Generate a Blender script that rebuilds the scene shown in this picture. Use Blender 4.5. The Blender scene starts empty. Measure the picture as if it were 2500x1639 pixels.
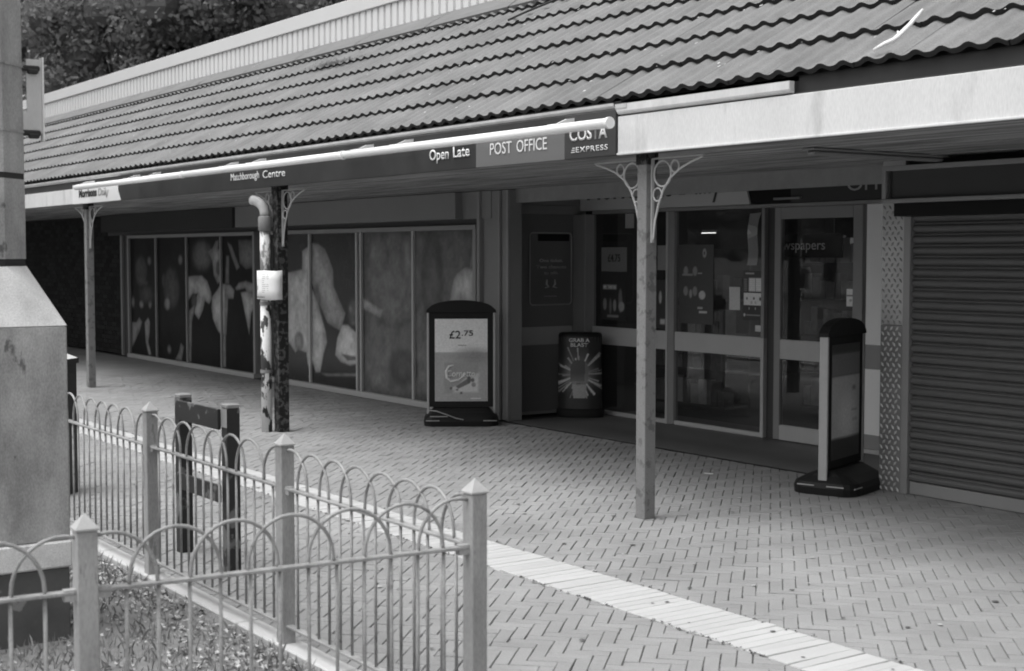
import bpy, math, random
import numpy as np
from mathutils import Vector, Matrix

random.seed(7)
rng = np.random.default_rng(11)
R = math.radians
S = bpy.context.scene
COL = S.collection

# ---------------------------------------------------------------- camera
cam_d = bpy.data.cameras.new('camera'); cam = bpy.data.objects.new('camera', cam_d); COL.objects.link(cam)
YAW, PITCH = R(34.610), R(3.273)
fwd = Vector((-math.cos(YAW)*math.cos(PITCH), math.sin(YAW)*math.cos(PITCH), -math.sin(PITCH)))
cam.location = (0, 0, 1.65)
cam.rotation_euler = fwd.to_track_quat('-Z', 'Y').to_euler()
cam_d.sensor_width = 36.0; cam_d.lens = 3472.0/2500.0*36.0
cam_d.clip_start = 0.05; cam_d.clip_end = 2000
cam_d.dof.use_dof = True; cam_d.dof.focus_distance = 9.5; cam_d.dof.aperture_fstop = 4.8
S.camera = cam

# ---------------------------------------------------------------- world and sun (overcast, black and white film)
SUN_EL, SUN_AZ = R(68), R(262)       # azimuth measured from +X towards +Y
w = bpy.data.worlds.new('World'); S.world = w; w.use_nodes = True
nt = w.node_tree; nt.nodes.clear()
wo = nt.nodes.new('ShaderNodeOutputWorld'); bg = nt.nodes.new('ShaderNodeBackground')
sky = nt.nodes.new('ShaderNodeTexSky'); sky.sky_type = 'NISHITA'; sky.sun_disc = False
sky.sun_elevation = SUN_EL; sky.sun_rotation = R(90) - SUN_AZ
sky.air_density = 1.0; sky.dust_density = 6.0; sky.ozone_density = 1.0
bw = nt.nodes.new('ShaderNodeRGBToBW')
nt.links.new(sky.outputs[0], bw.inputs[0]); nt.links.new(bw.outputs[0], bg.inputs[0])
bg.inputs[1].default_value = 0.15
nt.links.new(bg.outputs[0], wo.inputs[0])
sd = bpy.data.lights.new('sun', 'SUN'); so = bpy.data.objects.new('sun', sd); COL.objects.link(so)
sd.energy = 0.55; sd.angle = R(50); sd.color = (1, 1, 1)
sdir = Vector((math.cos(SUN_AZ)*math.cos(SUN_EL), math.sin(SUN_AZ)*math.cos(SUN_EL), math.sin(SUN_EL)))
so.rotation_euler = sdir.to_track_quat('Z', 'Y').to_euler(); so.location = sdir*50
S.view_settings.view_transform = 'Standard'; S.view_settings.look = 'None'
S.view_settings.exposure = 0.77; S.view_settings.gamma = 1.0; S.view_settings.use_curve_mapping = False
S.cycles.filter_width = 1.9
S.cycles.max_bounces = 6; S.cycles.transparent_max_bounces = 8

# ---------------------------------------------------------------- materials (all grey: the photograph is black and white)
def mat(name, a, rough=0.8, var=0.15, scale=6.0, bump=0.0, bscale=60.0, spec=0.3, wear=None, stretch=None, island=0.0, objrand=0.0, metallic=0.0, fine=0.08, wsoft=0.03):
    """a: base albedo; var: soft blotches; fine: speckle; wear=(albedo, amount 0-1, scale); stretch=(sx,sy,sz)"""
    m = bpy.data.materials.new(name); m.use_nodes = True
    n = m.node_tree.nodes; l = m.node_tree.links
    b = n['Principled BSDF']; b.inputs['Roughness'].default_value = rough
    b.inputs['Specular IOR Level'].default_value = spec; b.inputs['Metallic'].default_value = metallic
    g = n.new('ShaderNodeNewGeometry'); mp = n.new('ShaderNodeMapping')
    l.new(g.outputs['Position'], mp.inputs[0])
    if stretch: mp.inputs['Scale'].default_value = stretch
    def noise(sc, det=5.0):
        t = n.new('ShaderNodeTexNoise'); t.inputs['Scale'].default_value = sc; t.inputs['Detail'].default_value = det
        t.inputs['Roughness'].default_value = 0.6
        l.new(mp.outputs[0], t.inputs['Vector']); return t.outputs['Fac']
    def mth(op, x, y):
        k = n.new('ShaderNodeMath'); k.operation = op
        for i, v in ((0, x), (1, y)):
            if isinstance(v, (int, float)): k.inputs[i].default_value = v
            else: l.new(v, k.inputs[i])
        return k.outputs[0]
    f = mth('ADD', mth('MULTIPLY', mth('SUBTRACT', noise(scale), 0.5), 2.6*var), 1.0)
    f = mth('MULTIPLY', f, mth('ADD', mth('MULTIPLY', mth('SUBTRACT', noise(170.0, 2.0), 0.5), 2.5*fine), 1.0))
    if island:
        f = mth('MULTIPLY', f, mth('ADD', mth('MULTIPLY', mth('SUBTRACT', g.outputs['Random Per Island'], 0.5), 2*island), 1.0))
    if objrand:
        oi = n.new('ShaderNodeObjectInfo')
        f = mth('MULTIPLY', f, mth('ADD', mth('MULTIPLY', mth('SUBTRACT', oi.outputs['Random'], 0.5), 2*objrand), 1.0))
    base = mth('MULTIPLY', f, a)
    if wear:
        wa, amt, ws = wear
        nz = noise(ws, 8.0)
        r = n.new('ShaderNodeMapRange'); r.inputs[1].default_value = 0.66-0.32*amt; r.inputs[2].default_value = 0.66-0.32*amt+wsoft
        l.new(nz, r.inputs[0])
        base = mth('ADD', mth('MULTIPLY', base, mth('SUBTRACT', 1.0, r.outputs[0])), mth('MULTIPLY', mth('MULTIPLY', r.outputs[0], wa), f))
    base = mth('MAXIMUM', base, 0.004)
    l.new(base, b.inputs['Base Color'])
    if bump:
        bp = n.new('ShaderNodeBump'); bp.inputs['Strength'].default_value = bump; bp.inputs['Distance'].default_value = 0.01
        l.new(noise(bscale), bp.inputs['Height']); l.new(bp.outputs[0], b.inputs['Normal'])
    return m

def mat_print(name, rough=0.35, spec=0.5):
    m = bpy.data.materials.new(name); m.use_nodes = True; n = m.node_tree.nodes; l = m.node_tree.links
    b = n['Principled BSDF']; b.inputs['Roughness'].default_value = rough; b.inputs['Specular IOR Level'].default_value = spec
    a = n.new('ShaderNodeAttribute'); a.attribute_name = 'ink'
    t = n.new('ShaderNodeTexNoise'); t.inputs['Scale'].default_value = 55; t.inputs['Detail'].default_value = 4
    g = n.new('ShaderNodeNewGeometry'); l.new(g.outputs['Position'], t.inputs['Vector'])
    k = n.new('ShaderNodeMath'); k.operation = 'MULTIPLY_ADD'; k.inputs[1].default_value = 0.5; k.inputs[2].default_value = 0.75
    l.new(t.outputs['Fac'], k.inputs[0])
    mu = n.new('ShaderNodeMath'); mu.operation = 'MULTIPLY'; l.new(a.outputs['Fac'], mu.inputs[0]); l.new(k.outputs[0], mu.inputs[1])
    l.new(mu.outputs[0], b.inputs['Base Color']); return m

def mat_glass(name, tint=0.8):
    m = bpy.data.materials.new(name); m.use_nodes = True; n = m.node_tree.nodes; l = m.node_tree.links
    n.remove(n['Principled BSDF']); o = n['Material Output']
    mx = n.new('ShaderNodeMixShader'); tr = n.new('ShaderNodeBsdfTransparent'); gl = n.new('ShaderNodeBsdfGlossy')
    fr = n.new('ShaderNodeFresnel'); fr.inputs[0].default_value = 1.52
    k = n.new('ShaderNodeMath'); k.operation = 'MULTIPLY'; k.inputs[1].default_value = 1.25; k.use_clamp = True
    gg = n.new('ShaderNodeNewGeometry'); k2 = n.new('ShaderNodeMath'); k2.operation = 'SUBTRACT'; k2.inputs[0].default_value = 1.0; l.new(gg.outputs['Backfacing'], k2.inputs[1])
    k3 = n.new('ShaderNodeMath'); k3.operation = 'MULTIPLY'; l.new(fr.outputs[0], k3.inputs[0]); l.new(k2.outputs[0], k3.inputs[1]); l.new(k3.outputs[0], k.inputs[0])
    tr.inputs[0].default_value = (tint, tint, tint, 1); gl.inputs['Roughness'].default_value = 0.02
    gl.inputs[0].default_value = (0.95, 0.95, 0.95, 1)
    l.new(k.outputs[0], mx.inputs[0]); l.new(tr.outputs[0], mx.inputs[1]); l.new(gl.outputs[0], mx.inputs[2])
    df = n.new('ShaderNodeBsdfDiffuse'); df.inputs[0].default_value = (.5, .5, .5, 1); m2 = n.new('ShaderNodeMixShader'); m2.inputs[0].default_value = .02
    l.new(mx.outputs[0], m2.inputs[1]); l.new(df.outputs[0], m2.inputs[2]); l.new(m2.outputs[0], o.inputs[0]); return m

M = {}
M['paver'] = mat('paver', 0.275, 0.9, 0.32, 1.1, 0.25, 90, island=0.06, fine=.2, wear=(.25, .10, 7), spec=.2)
M['band'] = mat('band_stone', 0.46, 0.8, 0.07, 3, 0.15, 90, island=0.06)
M['bandj'] = mat('band_joint', 0.37, 0.9, 0.3, 20)
M['sand'] = mat('joint_sand', 0.11, 0.95, 0.5, 9, wear=(.30, .45, 5))
M['ground'] = mat('ground', 0.12, 0.9, 0.15, 0.8)
M['entry'] = mat('entry_floor', 0.13, 0.5, 0.15, 2.0, 0.05, 60, spec=0.3)
M['kerb'] = mat('kerb', 0.50, 0.85, 0.12, 5, 0.2, 60, objrand=0.05)
M['soil'] = mat('soil', 0.19, 0.95, 0.4, 8, 0.6, 30)
M['leaflitter'] = mat('leaf_litter', 0.33, 0.8, 0.2, 10, island=0.6, spec=.1)
M['grass'] = mat('grass', 0.22, 0.7, 0.2, 10, island=0.45)
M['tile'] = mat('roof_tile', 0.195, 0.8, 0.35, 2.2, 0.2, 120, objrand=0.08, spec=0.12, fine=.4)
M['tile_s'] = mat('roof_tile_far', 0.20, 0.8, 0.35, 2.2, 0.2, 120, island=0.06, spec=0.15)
M['tile_edge_shaded'] = mat('tile_edge_shaded', 0.025, 0.9, 0.25, 12)  # dark butt faces; shadow bands under the courses deepened in their colour
M['flash'] = mat('lead_flashing', 0.16, 0.6, 0.2, 2.5)
M['clad'] = mat('corrugated_cladding', 0.66, 0.6, 0.05, 2.0, fine=0.03)
M['cope'] = mat('coping_paint', 0.62, 0.6, 0.05, 2.0, fine=0.03)
M['fascia'] = mat('weathered_white_paint', 0.66, 0.6, 0.10, 3.0, 0.1, 30, wear=(0.48, 0.36, 5), stretch=(1, 1, 0.2), fine=.15, wsoft=.16)
M['gutter'] = mat('gutter_plastic', 0.62, 0.5, 0.2, 7, stretch=(1, 1, 0.3))
M['darkboard'] = mat('dark_board', 0.05, 0.6, 0.2, 4)
M['soffit'] = mat('soffit_board', 0.28, 0.85, 1.3, 3.0, 0.4, 30, stretch=(0.35, 6, 4), fine=.4, spec=.15)
M['soffit2'] = mat('soffit_strip', 0.26, 0.7, 0.2, 8)
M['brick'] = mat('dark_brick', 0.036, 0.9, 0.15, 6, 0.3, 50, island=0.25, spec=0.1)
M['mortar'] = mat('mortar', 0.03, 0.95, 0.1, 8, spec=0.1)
M['board'] = mat('board_box', 0.24, 0.6, 0.08, 3)
M['board2'] = mat('board_box_dark', 0.06, 0.7, 0.08, 3, spec=0.1)
M['frame'] = mat('aluminium_frame', 0.26, 0.45, 0.06, 5, spec=0.5, fine=0.03)
M['framel'] = mat('light_frame', 0.48, 0.5, 0.06, 5, spec=0.4, fine=0.03)
M['framed'] = mat('dark_frame', 0.06, 0.5, 0.1, 5)
M['black'] = mat('black_panel', 0.014, 0.5, 0.1, 5, spec=0.12)
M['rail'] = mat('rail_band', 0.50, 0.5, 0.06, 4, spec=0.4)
M['railshade'] = mat('rail_band_shaded', 0.42, 0.5, 0.06, 4)  # darker copy of the rail band, shade put into its grey
M['wpanel'] = mat('white_panel', 0.90, 0.5, 0.04, 4)
M['gpanel'] = mat('grey_panel', 0.30, 0.5, 0.05, 4)
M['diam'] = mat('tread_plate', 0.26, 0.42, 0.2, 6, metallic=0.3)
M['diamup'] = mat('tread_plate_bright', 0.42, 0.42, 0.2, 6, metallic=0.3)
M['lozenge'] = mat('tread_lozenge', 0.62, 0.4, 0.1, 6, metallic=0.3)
M['slat'] = mat('shutter_slat', 0.13, 0.55, 0.22, 5, spec=0.2, stretch=(0.4, 1, 6))
M['white'] = mat('white_gloss', 0.90, 0.35, 0.03, 3, spec=0.5, fine=0.02)
M['ltext'] = mat('lettering_white', 0.80, 0.5, 0.02, 3, fine=0.02)
M['dtext'] = mat('lettering_dark', 0.05, 0.5, 0.02, 3)
M['mtext'] = mat('lettering_grey', 0.42, 0.5, 0.02, 3)
M['signdark'] = mat('sign_dark_panel', 0.04, 0.5, 0.5, 2, spec=0.25)
M['signmid'] = mat('sign_mid_panel', 0.16, 0.4, 0.06, 2, spec=0.5)
M['signblk'] = mat('sign_charcoal_panel', 0.06, 0.5, 0.06, 2, spec=0.2)
M['signwhite'] = mat('sign_white_panel', 0.75, 0.4, 0.04, 2, spec=0.4)
M['backwhite'] = mat('inner_sign_white', 0.55, 0.4, 0.04, 2, spec=0.4)
M['post'] = mat('post_paint', 0.20, 0.6, 0.12, 6, 0.15, 30, wear=(0.13, 0.34, 15), fine=.3, wsoft=.05)
M['postk'] = mat('post_black_paint', 0.02, 0.6, 0.2, 6, 0.2, 30, wear=(0.085, 0.45, 22), spec=.2, fine=.3)
M['pipe'] = mat('peeling_pipe', 0.68, 0.6, 0.15, 6, 0.3, 30, wear=(0.04, 0.46, 12), stretch=(1, 1, 0.35), fine=.2)
M['pipeg'] = mat('pipe_grey', 0.22, 0.6, 0.15, 9)
M['iron'] = mat('ironwork', 0.46, 0.5, 0.1, 20)
M['fence'] = mat('galvanised_fence', 0.34, 0.6, 0.45, 7, 0.25, 50, metallic=0.1, wear=(0.22, 0.16, 14), stretch=(1,1,.3), fine=.25)
M['bar'] = mat('fence_bar', 0.31, 0.55, 0.5, 14, metallic=0.1, fine=.3, wear=(.2,.1,25))
M['cap'] = mat('post_cap', 0.40, 0.5, 0.15, 25)
M['barrier'] = mat('barrier_paint', 0.028, 0.45, 0.2, 8, wear=(0.15, 0.30, 5))
M['barcap'] = mat('barrier_cap', 0.25, 0.6, 0.2, 12)
M['bin'] = mat('bin_plastic', 0.03, 0.5, 0.2, 8)
M['binlid'] = mat('bin_lid', 0.6, 0.4, 0.1, 8)
M['col'] = mat('column_paint', 0.36, 0.75, 0.95, 3.2, 0.4, 14, wear=(0.15, 0.12, 7), stretch=(1,1,.5), fine=.35)
M['colcone'] = mat('column_cone', 0.66, 0.75, 0.35, 5, 0.3, 14, fine=.3)
M['coldark'] = mat('column_band', 0.035, 0.6, 0.2, 8)
M['plinth'] = mat('column_plinth', 0.10, 0.8, 0.3, 7, wear=(0.22, 0.2, 9))
M['paper'] = mat('paper', 0.82, 0.7, 0.05, 6)
M['rubber'] = mat('board_black', 0.022, 0.6, 0.1, 8, spec=0.15)
M['rubber2'] = mat('board_base', 0.015, 0.5, 0.1, 8, spec=0.2)
M['alu'] = mat('board_edge', 0.42, 0.4, 0.08, 8, metallic=0.2)
M['print'] = mat_print('print')
M['vinyl'] = mat_print('window_vinyl', 0.4, 0.05)
M['vinyl2'] = mat_print('window_vinyl_glossy', 0.2, 0.35)
M['glass'] = mat_glass('glass')
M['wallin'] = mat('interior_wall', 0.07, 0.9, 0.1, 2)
M['shelf'] = mat('interior_shelf', 0.10, 0.8, 0.3, 9)
M['goods'] = mat('shelf_goods', 0.3, 0.6, 0.3, 20, island=0.8)
M['bark'] = mat('bark', 0.10, 0.9, 0.3, 6, 0.5, 20)
M['leaf'] = mat('tree_leaf', 0.18, 0.7, 0.3, 0.4, island=0.35, spec=.1)
_n = M['leaf'].node_tree; _p = _n.nodes['Principled BSDF']; _t = _n.nodes.new('ShaderNodeBsdfTranslucent'); _m = _n.nodes.new('ShaderNodeMixShader'); _m.inputs[0].default_value = .45
_t.inputs[0].default_value = (.30, .30, .30, 1)
_n.links.new(_p.outputs[0], _m.inputs[1]); _n.links.new(_t.outputs[0], _m.inputs[2]); _n.links.new(_m.outputs[0], _n.nodes['Material Output'].inputs[0])
M['leafin'] = mat('inner_foliage', 0.15, 0.9, 0.5, 2.5)
M['twig'] = mat('peeled_twig', 0.8, 0.6, 0.2, 30)
M['roofdeck'] = mat('flat_roof', 0.15, 0.9, 0.2, 1)

# ---------------------------------------------------------------- mesh helpers
class MB:
    def __init__(s): s.v = []; s.f = []; s.mi = []
    def add(s, vs, fs, mi=0):
        o = len(s.v); s.v.extend([tuple(p) for p in vs]); s.f.extend([tuple(i+o for i in q) for q in fs]); s.mi.extend([mi]*len(fs)); return s
    def box(s, x0, x1, y0, y1, z0, z1, mi=0, bev=0.0):
        if bev <= 0:
            vs = [(x, y, z) for z in (z0, z1) for y in (y0, y1) for x in (x0, x1)]
            return s.add(vs, [(0,2,3,1),(4,5,7,6),(0,1,5,4),(2,6,7,3),(0,4,6,2),(1,3,7,5)], mi)
        b = min(bev, (x1-x0)*.45, (y1-y0)*.45, (z1-z0)*.45)
        bm_v = []
        xs, ys, zs = (x0, x1), (y0, y1), (z0, z1)
        idx = {}
        for i in (0, 1):
            for j in (0, 1):
                for k in (0, 1):
                    sx, sy, sz = (1, -1)[i]*b, (1, -1)[j]*b, (1, -1)[k]*b
                    idx[i,j,k,0] = len(bm_v); bm_v.append((xs[i], ys[j]+sy, zs[k]+sz))
                    idx[i,j,k,1] = len(bm_v); bm_v.append((xs[i]+sx, ys[j], zs[k]+sz))
                    idx[i,j,k,2] = len(bm_v); bm_v.append((xs[i]+sx, ys[j]+sy, zs[k]))
        fs = []
        for i in (0, 1):
            q = [idx[i,0,0,0], idx[i,1,0,0], idx[i,1,1,0], idx[i,0,1,0]]; fs.append(q if i else q[::-1])
        for j in (0, 1):
            q = [idx[0,j,0,1], idx[0,j,1,1], idx[1,j,1,1], idx[1,j,0,1]]; fs.append(q if j else q[::-1])
        for k in (0, 1):
            q = [idx[0,0,k,2], idx[1,0,k,2], idx[1,1,k,2], idx[0,1,k,2]]; fs.append(q if k else q[::-1])
        for j in (0, 1):
            for k in (0, 1): fs.append([idx[0,j,k,1], idx[1,j,k,1], idx[1,j,k,2], idx[0,j,k,2]])
        for i in (0, 1):
            for k in (0, 1): fs.append([idx[i,0,k,0], idx[i,1,k,0], idx[i,1,k,2], idx[i,0,k,2]])
        for i in (0, 1):
            for j in (0, 1): fs.append([idx[i,j,0,0], idx[i,j,1,0], idx[i,j,1,1], idx[i,j,0,1]])
        for i in (0, 1):
            for j in (0, 1):
                for k in (0, 1): fs.append([idx[i,j,k,0], idx[i,j,k,1], idx[i,j,k,2]])
        return s.add(bm_v, fs, mi)
    def tube(s, pts, r, n=8, closed=False, mi=0, caps=True):
        pts = [Vector(p) for p in pts]; m = len(pts); rs = r if isinstance(r, (list, tuple)) else [r]*m
        rings = []; prev = None
        for i, p in enumerate(pts):
            if closed: t = (pts[(i+1) % m]-pts[i-1]).normalized()
            else: t = (pts[min(i+1, m-1)]-pts[max(i-1, 0)]).normalized()
            if prev is None:
                u = t.orthogonal().normalized()
            else:
                u = (prev-t*prev.dot(t)).normalized()
            prev = u; vv = t.cross(u)
            rings.append([p+(u*math.cos(2*math.pi*k/n)+vv*math.sin(2*math.pi*k/n))*rs[i] for k in range(n)])
        vs = [q for rg in rings for q in rg]; fs = []
        for i in range(m if closed else m-1):
            a = i*n; b = ((i+1) % m)*n
            for k in range(n): fs.append((a+k, a+(k+1) % n, b+(k+1) % n, b+k))
        if caps and not closed: fs.append(tuple(range(n))[::-1]); fs.append(tuple((m-1)*n+k for k in range(n)))
        return s.add(vs, fs, mi)
    def extr_x(s, prof, x0, x1, mi=0, caps=True):   # prof: list of (y,z) polygon
        n = len(prof); vs = [(x0, y, z) for y, z in prof]+[(x1, y, z) for y, z in prof]
        fs = [(i, (i+1) % n, n+(i+1) % n, n+i) for i in range(n)]
        if caps: fs += [tuple(range(n))[::-1], tuple(range(n, 2*n))]
        return s.add(vs, fs, mi)
    def extr_y(s, prof, y0, y1, mi=0):              # prof: list of (x,z) polygon
        n = len(prof); vs = [(x, y0, z) for x, z in prof]+[(x, y1, z) for x, z in prof]
        fs = [(i, (i+1) % n, n+(i+1) % n, n+i) for i in range(n)]+[tuple(range(n))[::-1], tuple(range(n, 2*n))]
        return s.add(vs, fs, mi)
    def extr_z(s, prof, z0, z1, mi=0, top=1.0):
        n = len(prof); vs = [(x, y, z0) for x, y in prof]+[(x*top, y*top, z1) for x, y in prof]
        fs = [(i, (i+1) % n, n+(i+1) % n, n+i) for i in range(n)]+[tuple(range(n))[::-1], tuple(range(n, 2*n))]
        return s.add(vs, fs, mi)
    def mesh(s, name, mats):
        me = bpy.data.meshes.new(name); me.from_pydata(s.v, [], s.f)
        for m in (mats if isinstance(mats, (list, tuple)) else [mats]): me.materials.append(m)
        me.polygons.foreach_set('material_index', s.mi); me.update(); return me
    def obj(s, name, mats, parent=None, smooth=False, kind=None, loc=None, rot=None):
        me = s.mesh(name, mats)
        if smooth: me.polygons.foreach_set('use_smooth', [True]*len(me.polygons))
        return place(name, me, parent, kind, loc, rot)

def place(name, data, parent=None, kind=None, loc=None, rot=None):
    o = bpy.data.objects.new(name, data); COL.objects.link(o)
    if parent is not None: o.parent = parent
    if kind: o['kind'] = kind
    if loc is not None: o.location = loc
    if rot is not None: o.rotation_euler = rot
    return o
def tag(o, label, cat, group=None):
    o['label'] = label; o['category'] = cat
    if group: o['group'] = group
    return o
def thing(name, label, cat, loc=(0, 0, 0), rotz=0.0, group=None):
    o = place(name, None, None, None, loc, (0, 0, rotz)); o.empty_display_size = 0.2
    return tag(o, label, cat, group)
def bx(name, m, parent, x0, x1, y0, y1, z0, z1, bev=0.0, kind=None):
    return MB().box(x0, x1, y0, y1, z0, z1, 0, bev).obj(name, m, parent, kind=kind)

def text(name, body, m, parent, x0, x1, y, z0, cap_h, bold=0.0, shear=0.0, rotz=0.0, depth=0.002, font_lines=None, spacing=1.0):
    """lettering standing in a vertical plane facing -y; baseline at z0, capital height cap_h, squeezed to x0..x1"""
    cu = bpy.data.curves.new('lettering', 'FONT'); cu.body = body; cu.size = 1.0; cu.extrude = 0; cu.offset = bold; cu.shear = shear
    cu.space_character = spacing; cu.resolution_u = 3
    t = bpy.data.objects.new('tmp', cu); COL.objects.link(t)
    dg = bpy.context.evaluated_depsgraph_get(); me = bpy.data.meshes.new_from_object(t.evaluated_get(dg))
    bpy.data.objects.remove(t); bpy.data.curves.remove(cu)
    co = np.empty(len(me.vertices)*3); me.vertices.foreach_get('co', co); co = co.reshape(-1, 3)
    xa, xb = co[:, 0].min(), co[:, 0].max()
    sx = (x1-x0)/(xb-xa); sz = cap_h/0.70
    out = np.stack([x0+(co[:, 0]-xa)*sx, np.full(len(co), y), z0+co[:, 1]*sz], 1)
    me.vertices.foreach_set('co', out.ravel().astype(np.float32)); me.materials.clear(); me.materials.append(m); me.update()
    # thicken: duplicate as a shallow shell
    o = place(name, me, parent)
    sm = o.modifiers.new('depth', 'SOLIDIFY'); sm.thickness = depth; sm.offset = 0
    return o

def vnoise(X, Z, s):
    g = rng.random((97, 97)); u, v = X/s, Z/s; i, j = np.floor(u).astype(int), np.floor(v).astype(int); a, b = u-i, v-j; a = a*a*(3-2*a); b = b*b*(3-2*b)
    q = lambda p, r: g[p % 97, r % 97]
    return (q(i, j)*(1-a)+q(i+1, j)*a)*(1-b)+(q(i, j+1)*(1-a)+q(i+1, j+1)*a)*b

def ink_sheet(name, parent, x0, x1, z0, z1, y, step, shapes, base, m='print', soft=0.012, thick=0.003):
    """a printed sheet facing -y: a grid whose vertices carry the print's own grey"""
    nx = max(2, int((x1-x0)/step)+1); nz = max(2, int((z1-z0)/step)+1)
    X, Z = np.meshgrid(np.linspace(x0, x1, nx), np.linspace(z0, z1, nz)); X = X.ravel(); Z = Z.ravel()
    val = np.full(X.shape, base, float)
    vn = .6*vnoise(X, Z, .11)+.4*vnoise(X, Z, .04)
    if m.startswith('vinyl'): val = val*(.72+.56*vnoise(X, Z, .35)+.35*(vn-.5))
    for sp in shapes:
        sf = sp[-1] if sp[0] in ('es', 'ps') else soft
        if sp[0] in ('e', 'es'):
            cx, cz, rx, rz, v = sp[1:6]
            if m.startswith('vinyl'): sf = .06 if max(rx, rz) > .15 else .03
            d = (np.sqrt(((X-cx)/max(rx, 1e-4))**2+((Z-cz)/max(rz, 1e-4))**2)-1)*min(rx, rz)
        else:
            p = np.array(sp[1]); v = sp[2]
            inside = np.zeros(X.shape, bool); dist = np.full(X.shape, 1e9)
            for i in range(len(p)):
                a, b = p[i], p[(i+1) % len(p)]
                c = ((a[1] > Z) != (b[1] > Z)) & (X < (b[0]-a[0])*(Z-a[1])/(b[1]-a[1]+1e-9)+a[0]); inside ^= c
                ab = b-a; t = np.clip(((X-a[0])*ab[0]+(Z-a[1])*ab[1])/(ab@ab+1e-9), 0, 1)
                dist = np.minimum(dist, np.hypot(X-a[0]-t*ab[0], Z-a[1]-t*ab[1]))
            d = np.where(inside, -dist, dist)
        if m.startswith('vinyl'): v = 1.3*v*(0.55+0.65*np.clip(-d/0.13, 0, 1)**.7)*(0.62+0.76*vn)
        k = np.clip(0.5-d/(2*sf), 0, 1); k = k*k*(3-2*k); val = val*(1-k)+v*k
    vs = np.stack([X, np.full(X.shape, y), Z], 1)
    i = np.arange(nx*nz).reshape(nz, nx)
    q = np.stack([i[:-1, :-1], i[:-1, 1:], i[1:, 1:], i[1:, :-1]], -1).reshape(-1, 4)
    n0 = len(vs)
    # back and rim so the sheet has thickness
    cs = [(x0, y+thick, z0), (x1, y+thick, z0), (x1, y+thick, z1), (x0, y+thick, z1)]
    vs = list(map(tuple, vs))+cs
    c0, c1, c2, c3 = int(i[0, 0]), int(i[0, -1]), int(i[-1, -1]), int(i[-1, 0])
    fs = [tuple(int(t) for t in r) for r in q]+[(n0+3, n0+2, n0+1, n0), (c0, n0, n0+1, c1), (c1, n0+1, n0+2, c2), (c2, n0+2, n0+3, c3), (c3, n0+3, n0, c0)]
    me = bpy.data.meshes.new(name); me.from_pydata(vs, [], fs); me.materials.append(M[m])
    at = me.attributes.new('ink', 'FLOAT', 'POINT'); at.data.foreach_set('value', np.concatenate([val, [base]*4]).astype(np.float32))
    me.update(); return place(name, me, parent)

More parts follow.
